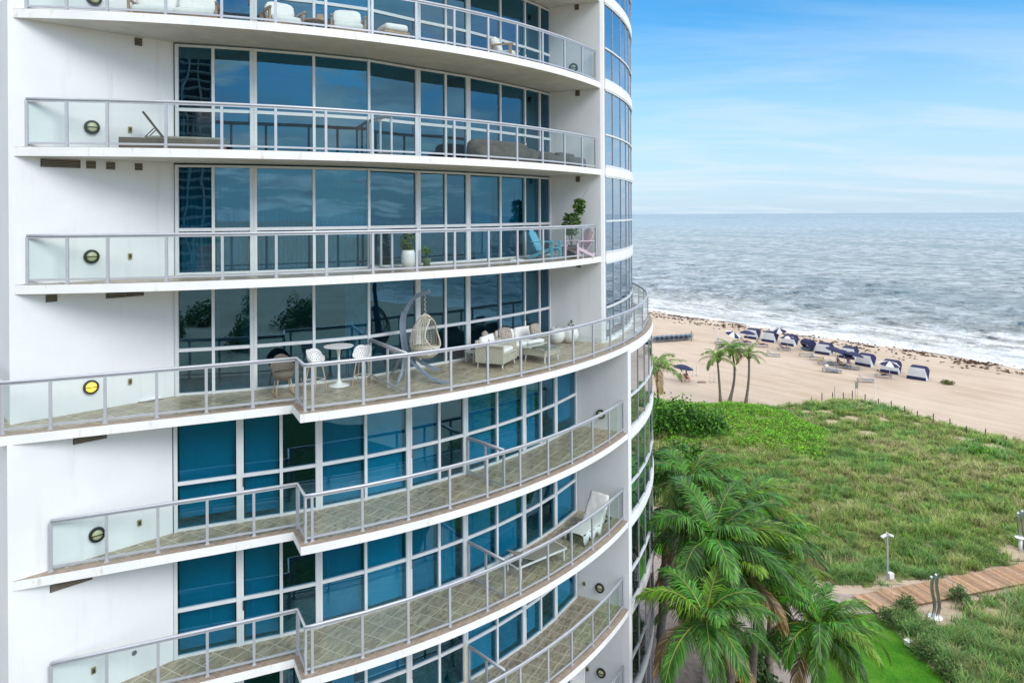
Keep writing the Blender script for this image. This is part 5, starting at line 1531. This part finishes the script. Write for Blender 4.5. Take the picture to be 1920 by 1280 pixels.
# ---- people
def person(loc, rz, label, pose='recline', shirt=None, shirtname='swimwear'):
    if pose == 'recline':      # lying on a lounger, head toward +Y
        J = dict(pelvis=(0, 0, .46), waist=(0, .16, .52), chest=(0, .36, .68), neck=(0, .48, .80), head=(0, .56, .90), crown=(0, .62, .97),
                 sl=(-.17, .40, .72), el=(-.27, .22, .55), hl=(-.20, .02, .52), sr=(.17, .40, .72), er=(.30, .24, .56), hr=(.18, .04, .50),
                 kl=(-.11, -.42, .62), fl=(-.11, -.80, .42), tl=(-.11, -.88, .50), kr=(.11, -.46, .50), fr=(.12, -.88, .42), tr=(.12, -.94, .52))
    elif pose == 'sit':
        J = dict(pelvis=(0, 0, .46), waist=(0, .02, .62), chest=(0, .03, .88), neck=(0, .0, 1.04), head=(0, -.02, 1.16), crown=(0, -.01, 1.26),
                 sl=(-.18, .03, .96), el=(-.26, -.08, .72), hl=(-.14, -.28, .62), sr=(.18, .03, .96), er=(.26, -.08, .72), hr=(.14, -.28, .62),
                 kl=(-.12, -.42, .50), fl=(-.13, -.46, .08), tl=(-.13, -.60, .04), kr=(.12, -.42, .50), fr=(.13, -.46, .08), tr=(.13, -.60, .04))
    else:
        J = dict(pelvis=(0, 0, .90), waist=(0, 0, 1.05), chest=(0, .0, 1.30), neck=(0, 0, 1.46), head=(0, -.01, 1.58), crown=(0, 0, 1.69),
                 sl=(-.18, 0, 1.38), el=(-.24, -.02, 1.12), hl=(-.24, -.10, .88), sr=(.18, 0, 1.38), er=(.24, -.02, 1.12), hr=(.24, -.10, .88),
                 kl=(-.10, -.03, .48), fl=(-.11, .0, .08), tl=(-.11, -.15, .04), kr=(.10, -.03, .48), fr=(.11, .0, .08), tr=(.11, -.15, .04))
    names = list(J); E_ = [('pelvis', 'waist'), ('waist', 'chest'), ('chest', 'neck'), ('neck', 'head'), ('head', 'crown'), ('chest', 'sl'), ('sl', 'el'), ('el', 'hl'), ('chest', 'sr'), ('sr', 'er'), ('er', 'hr'), ('pelvis', 'kl'), ('kl', 'fl'), ('fl', 'tl'), ('pelvis', 'kr'), ('kr', 'fr'), ('fr', 'tr')]
    rad = dict(pelvis=.14, waist=.12, chest=.15, neck=.05, head=.10, crown=.07, sl=.06, sr=.06, el=.042, er=.042, hl=.035, hr=.035, kl=.06, kr=.06, fl=.042, fr=.042, tl=.03, tr=.03)
    t = empty('person', loc, rz, label, 'person', 'people on the beach')
    me = bpy.data.meshes.new('body'); me.from_pydata([J[n] for n in names], [(names.index(a), names.index(b)) for a, b in E_], []); me.materials.append(M['skin'])
    o = bpy.data.objects.new('body', me); COL.objects.link(o); o.parent = t
    o.modifiers.new('skin', 'SKIN')
    for i, n in enumerate(names): me.skin_vertices[0].data[i].radius = (rad[n], rad[n])
    me.skin_vertices[0].data[0].use_root = True
    s_ = o.modifiers.new('sub', 'SUBSURF'); s_.levels = 1; s_.render_levels = 1
    hd = V3(J['crown']); MB().lathe(hd+V3((0, .02, -.06)), [(.105, -.05), (.115, .02), (.08, .08), (.001, .11)], 12).build('hair', M['hair'], t, smooth=True)
    P = {k: V3(v) for k, v in J.items()}; q = MB()
    q.tube([P['pelvis']-(P['waist']-P['pelvis'])*.5, P['pelvis'], P['waist']], [.155, .165, .14], 10)
    for a in ('kl', 'kr'): q.tube([P['pelvis'], P['pelvis'].lerp(P[a], .6)], [.11, .085], 8)
    q.build('shorts', M[shirt or 'navy'], t, smooth=True)
    if shirt: MB().tube([P['waist'], P['chest'], P['chest'].lerp(P['neck'], .6)], [.145, .175, .10], 10).build('shirt', M[shirt], t, smooth=True)
    return t
for px, py, rz, lab, pose, sh in ((1397, 645, 1.35, 'sunbather reclining on the far left lounger, bare legs stretched out', 'recline', None), (1428, 650, 1.25, 'sunbather reclining on the lounger below the second farthest cabana', 'recline', None),
        (1470, 657, 1.5, 'person in a pale violet top resting on a lounger by the third farthest cabana', 'recline', 'purple'), (1656, 708, 1.3, 'bare skinned sunbather reclining before the second nearest cabana', 'recline', None),
        (1571, 684, 1.1, 'person in green sitting under the parasol cluster', 'sit', 'green'), (1581, 690, 1.2, 'person in black lying on the lounger under the large navy parasol', 'recline', 'black'), (1590, 686, 2.0, 'person in a violet top sitting at the right of the parasol cluster', 'sit', 'purple'),
        (1287, 714, .6, 'person in black sitting beside the lone navy parasol', 'sit', 'black')):
    p = at(px, py); person((p.x, p.y, 0), rz, lab, pose, sh)
for px, py, rz, lab in ((1281, 714, .8, 'pale folding beach chair under the lone navy parasol'), (1287.4, 715.5, .6, 'low beach chair of the person in black')):
    p = at(px, py); t = empty('beach_chair', (p.x, p.y, 0), rz, lab, 'beach chair')
    MB().box((0, 0, .36), (.52, .5, .03)).build('seat', M['palewood'], t); MB().box((0, .36, .62), (.52, .03, .62), rx(-.45)).build('backrest', M['palewood'], t)
    for sx in (-1, 1): MB().beam((sx*.26, -.25, 0), (sx*.26, .3, .45), .03).beam((sx*.26, .35, 0), (sx*.26, -.2, .5), .03).build('leg', M['palewood'], t)
p = at(1548, 682); MB().box((0, 0, .62), (.5, .06, .6), rx(.5)).build('towel', M['yellow'], None, loc=(p.x-.75, p.y+.1, 0), rotz=1.4, bevel=.01, label='yellow towel hanging over the back of a lounger', cat='towel')
p = at(1550, 689); t = MB().box((0, 0, .17), (.45, .32, .34)).box((0, 0, .36), (.47, .34, .05)).build('cool_box', M['white'], None, loc=(p.x, p.y, 0), bevel=.02, label='white cool box on the sand beside the yellow towel', cat='cool box')
# ---- camera mast, outdoor showers, box on the lawn edge
p = at(1664, 1089); t = empty('lamp_mast', (p.x, p.y, 0), .2, 'slim grey mast with two white floodlight heads and a white box at its foot', 'lamp post')
MB().tube([(0, 0, 0), (0, 0, 2.62)], .055, 10).lathe((0, 0, 0), [(.12, 0), (.12, .02), (.06, .03)], 12).build('mast', M['alu'], t, smooth=False)
MB().box((.16, -.04, .34), (.30, .26, .30)).build('box', M['white'], t, bevel=.015)
for sx, ln in ((-1, .34), (1, .22)):
    o = MB().box((sx*.24, 0, 2.58), (.30, .16, .11), Matrix.Rotation(sx*.35, 3, 'Y')).build('floodlight', M['white'], t, bevel=.02)
    MB().box((sx*.24, 0, 2.515), (.24, .12, .012), Matrix.Rotation(sx*.35, 3, 'Y')).build('lens', M['dark'], o)
MB().tube([(-.14, 0, 2.62), (0, .02, 2.76), (.14, 0, 2.62)], .03, 8).build('bracket', M['white'], t)
def shower(p, rz, lab, sc=1.0, dish=False):
    t = empty('outdoor_shower', p, rz, lab, 'outdoor shower', 'curved steel outdoor showers')
    for s_, o_, hgt in ((-1, 0, 2.12), (1, .03, 2.2)):
        pts = [V3((s_*.14+.10*math.sin(u*2*PI*.95)+(.10*u), o_, hgt*u)) for u in np.linspace(0, 1, 22)]
        pts.append(pts[-1]+V3((-.12, -.05, .05)))
        mb = MB(); vs = []; fs = []
        for i, q in enumerate(pts):
            w = .075 if i < 21 else .05
            for a, b in ((-1, -1), (1, -1), (1, 1), (-1, 1)): vs.append(q+V3((a*w, b*.035, 0)))
        for i in range(len(pts)-1):
            for j in range(4): a = 4*i+j; b = 4*i+(j+1) % 4; fs.append((a, b, b+4, a+4))
        fs.append(tuple(4*(len(pts)-1)+j for j in range(4))); mb.add(vs, fs); mb.build('post', M['steel'], t)
        MB().lathe(pts[-1]+V3((-.06, -.02, -.03)), [(.02, .08), (.05, .02), (.07, 0)], 12).build('shower_head', M['white'], t, smooth=True)
    MB().lathe((0, 0, 0), [(.36, 0), (.36, .05), (.30, .07), (.0001, .07)], 24).build('base', M['white'], t)
    if dish: MB().tube([(-.16, -.12, 0), (-.16, -.12, .75)], .09, 12).lathe((-.2, -.12, .75), [(.05, 0), (.22, .06), (.24, .10), (.2, .09), (.001, .06)], 20).build('basin', M['white'], t, smooth=True)
    t.scale = (sc,)*3; return t
p = at(1753, 1158); shower((p.x, p.y, .02), .1, 'pair of curved steel shower posts on a sand patch beside the boardwalk')
p = at(1915, 1034); shower((p.x, p.y, .02), .1, 'curved steel shower with a round basin at the right edge of the picture', 1.12, True)
p = at(1703, 1209); t = empty('junction_box', (p.x, p.y, 0), .5, 'small white utility box at the edge of the mown lawn', 'utility box')
MB().box((0, 0, .11), (.30, .24, .22)).build('box', M['white'], t, bevel=.015); MB().box((0, 0, .235), (.33, .27, .03), rx(.1)).build('lid', M['white'], t)
# ================================================================= FAR TOWERS DOWN THE COAST (behind the camera, seen in the windows)
def far_tower(loc, w, d, h, rz, lab):
    t = empty('distant_tower', loc, rz, lab, 'building')
    MB().box((0, 0, h/2), (w, d, h)).build('wall', M['concrete'], t)
    b = MB(); g = MB()
    for i in range(int(h/3.1)):
        z = 2+i*3.1
        g.box((0, 0, z+1.5), (w*.92, d+.3, 1.9)); g.box((0, 0, z+1.5), (w+.3, d*.9, 1.9)); b.box((0, 0, z), (w+2.2, d+2.2, .35))
    g.build('window', M['dark'], t); b.build('balcony', M['concrete'], t)
    m = MB()
    for i in range(int(w/4)): m.box((-w/2+2+i*4, 0, h/2), (.5, d+2.0, h))
    m.build('pier', M['concrete'], t); MB().box((0, 0, h+1.5), (w*.5, d*.5, 3)).build('roof', M['concrete'], t)
far_tower((-22, -190, 0), 26, 18, 62, .1, 'distant white apartment block mirrored in the left windows')
far_tower((12, -230, 0), 34, 18, 84, -.1, 'taller distant slab block mirrored in the second window from the left')
for i in range(16):
    x = -55+i*7.5+random.uniform(-2, 2); y = -75-random.uniform(0, 45)-max(0, i-9)*0
    if sd_(x, y)[1] < -78: bush((x, y, 0), random.uniform(3, 5), random.uniform(4, 8), 2200, .42, HG, 'broadleaf_tree', 'broad dark tree of the garden south of the tower', 'tree', 'trees of the south garden')
# ================================================================= SKY, SUN, CAMERA
SUN_EL, SUN_AZ = 37.0, (.62, -.60)
w = bpy.data.worlds.new('World'); S.world = w; w.use_nodes = True
nt = w.node_tree; nt.nodes.clear(); n = N(nt)
out = nt.nodes.new('ShaderNodeOutputWorld'); bg = nt.nodes.new('ShaderNodeBackground')
sky = nt.nodes.new('ShaderNodeTexSky'); sky.sky_type = 'NISHITA'; sky.sun_disc = False
sky.sun_elevation = math.radians(SUN_EL); sky.sun_rotation = math.atan2(SUN_AZ[0], SUN_AZ[1])
sky.altitude = 20; sky.air_density = 1.0; sky.dust_density = .6; sky.ozone_density = 2.0
hs = nt.nodes.new('ShaderNodeHueSaturation'); hs.inputs['Saturation'].default_value = 1.08; hs.inputs['Value'].default_value = 1.0
n.link(n.mix(1.0, sky.outputs[0], (.42, .76, .92), 'MULTIPLY'), hs.inputs['Color'])
tc = nt.nodes.new('ShaderNodeTexCoord'); sp = nt.nodes.new('ShaderNodeSeparateXYZ'); n.link(tc.outputs['Generated'], sp.inputs[0])
zc_ = n.math('ADD', n.math('MAXIMUM', sp.outputs[2], 0.0), .10)
cx = nt.nodes.new('ShaderNodeCombineXYZ'); n.link(n.math('DIVIDE', sp.outputs[0], zc_), cx.inputs[0]); n.link(n.math('DIVIDE', sp.outputs[1], zc_), cx.inputs[1])
wisp = n.noise(n.mapping(cx.outputs[0], (.40, 1.05, 1), (0, 0, .25), (3.1, 1.7, 0)), 1.0, 9, .60, .7)
cum = n.noise(n.mapping(cx.outputs[0], (1, 1, 1), (0, 0, 0), (7.3, 2.2, 0)), .85, 10, .58, .25)
south = n.ramp(sp.outputs[1], -.35, .35, 1.0, 0.0)
cm = n.math('MULTIPLY', n.ramp(cum, .47, .57), south)
hz = n.ramp(sp.outputs[2], .0, .26, 1.0, 0.0)
wm = n.math('MULTIPLY', n.ramp(wisp, .42, .66), n.math('ADD', n.math('MULTIPLY', hz, .65), .30))
shade = n.ramp(n.noise(n.mapping(cx.outputs[0], (1, 1, 1), (0, 0, 0), (7.45, 2.4, 0)), .85, 10, .58, .25), .45, .72)
K = 7.0
ccol = n.mix(shade, (K*1.0, K*1.02, K*1.05), (K*.42, K*.47, K*.54))
c = n.mix(n.math('MULTIPLY', n.math('POWER', hz, .75), .80), hs.outputs[0], (2.85, 3.48, 4.30))
c = n.mix(n.math('MULTIPLY', wm, .62), c, (3.6, 4.0, 4.45))
zen = n.math('MULTIPLY', n.ramp(sp.outputs[2], .36, .62), n.ramp(cum, .30, .52, .55, 1.0))
c = n.mix(zen, c, (K*1.12, K*1.13, K*1.15))
c = n.mix(cm, c, ccol)
n.link(c, bg.inputs[0]); bg.inputs[1].default_value = .15
n.link(bg.outputs[0], out.inputs[0])
sl = bpy.data.lights.new('sun', 'SUN'); sl.energy = 1.2; sl.angle = math.radians(28); sl.color = (1.0, .96, .90)
so_ = bpy.data.objects.new('sun', sl); COL.objects.link(so_)
az = V3((SUN_AZ[0], SUN_AZ[1], 0)).normalized(); dirv = az*math.cos(math.radians(SUN_EL))+V3((0, 0, math.sin(math.radians(SUN_EL))))
so_.rotation_euler = dirv.to_track_quat('Z', 'Y').to_euler(); so_.location = (0, 0, 60)
cam = bpy.data.cameras.new('camera'); co = bpy.data.objects.new('camera', cam); COL.objects.link(co)
cam.sensor_width = 36; cam.lens = F/1920*36; cam.shift_y = -240/1920; cam.clip_end = 60000; cam.clip_start = .1
co.matrix_world = Matrix.Translation((0, 0, CH)) @ Euler((PI/2, 0, 0)).to_matrix().to_4x4() @ Matrix.Rotation(-TILT, 4, 'Z')
S.camera = co
S.view_settings.view_transform = 'Standard'; S.view_settings.look = 'None'; S.view_settings.exposure = .6; S.view_settings.gamma = 1
S.cycles.transparent_max_bounces = 24; S.cycles.max_bounces = 8; S.cycles.use_denoising = True
S.cycles.caustics_reflective = False; S.cycles.caustics_refractive = False
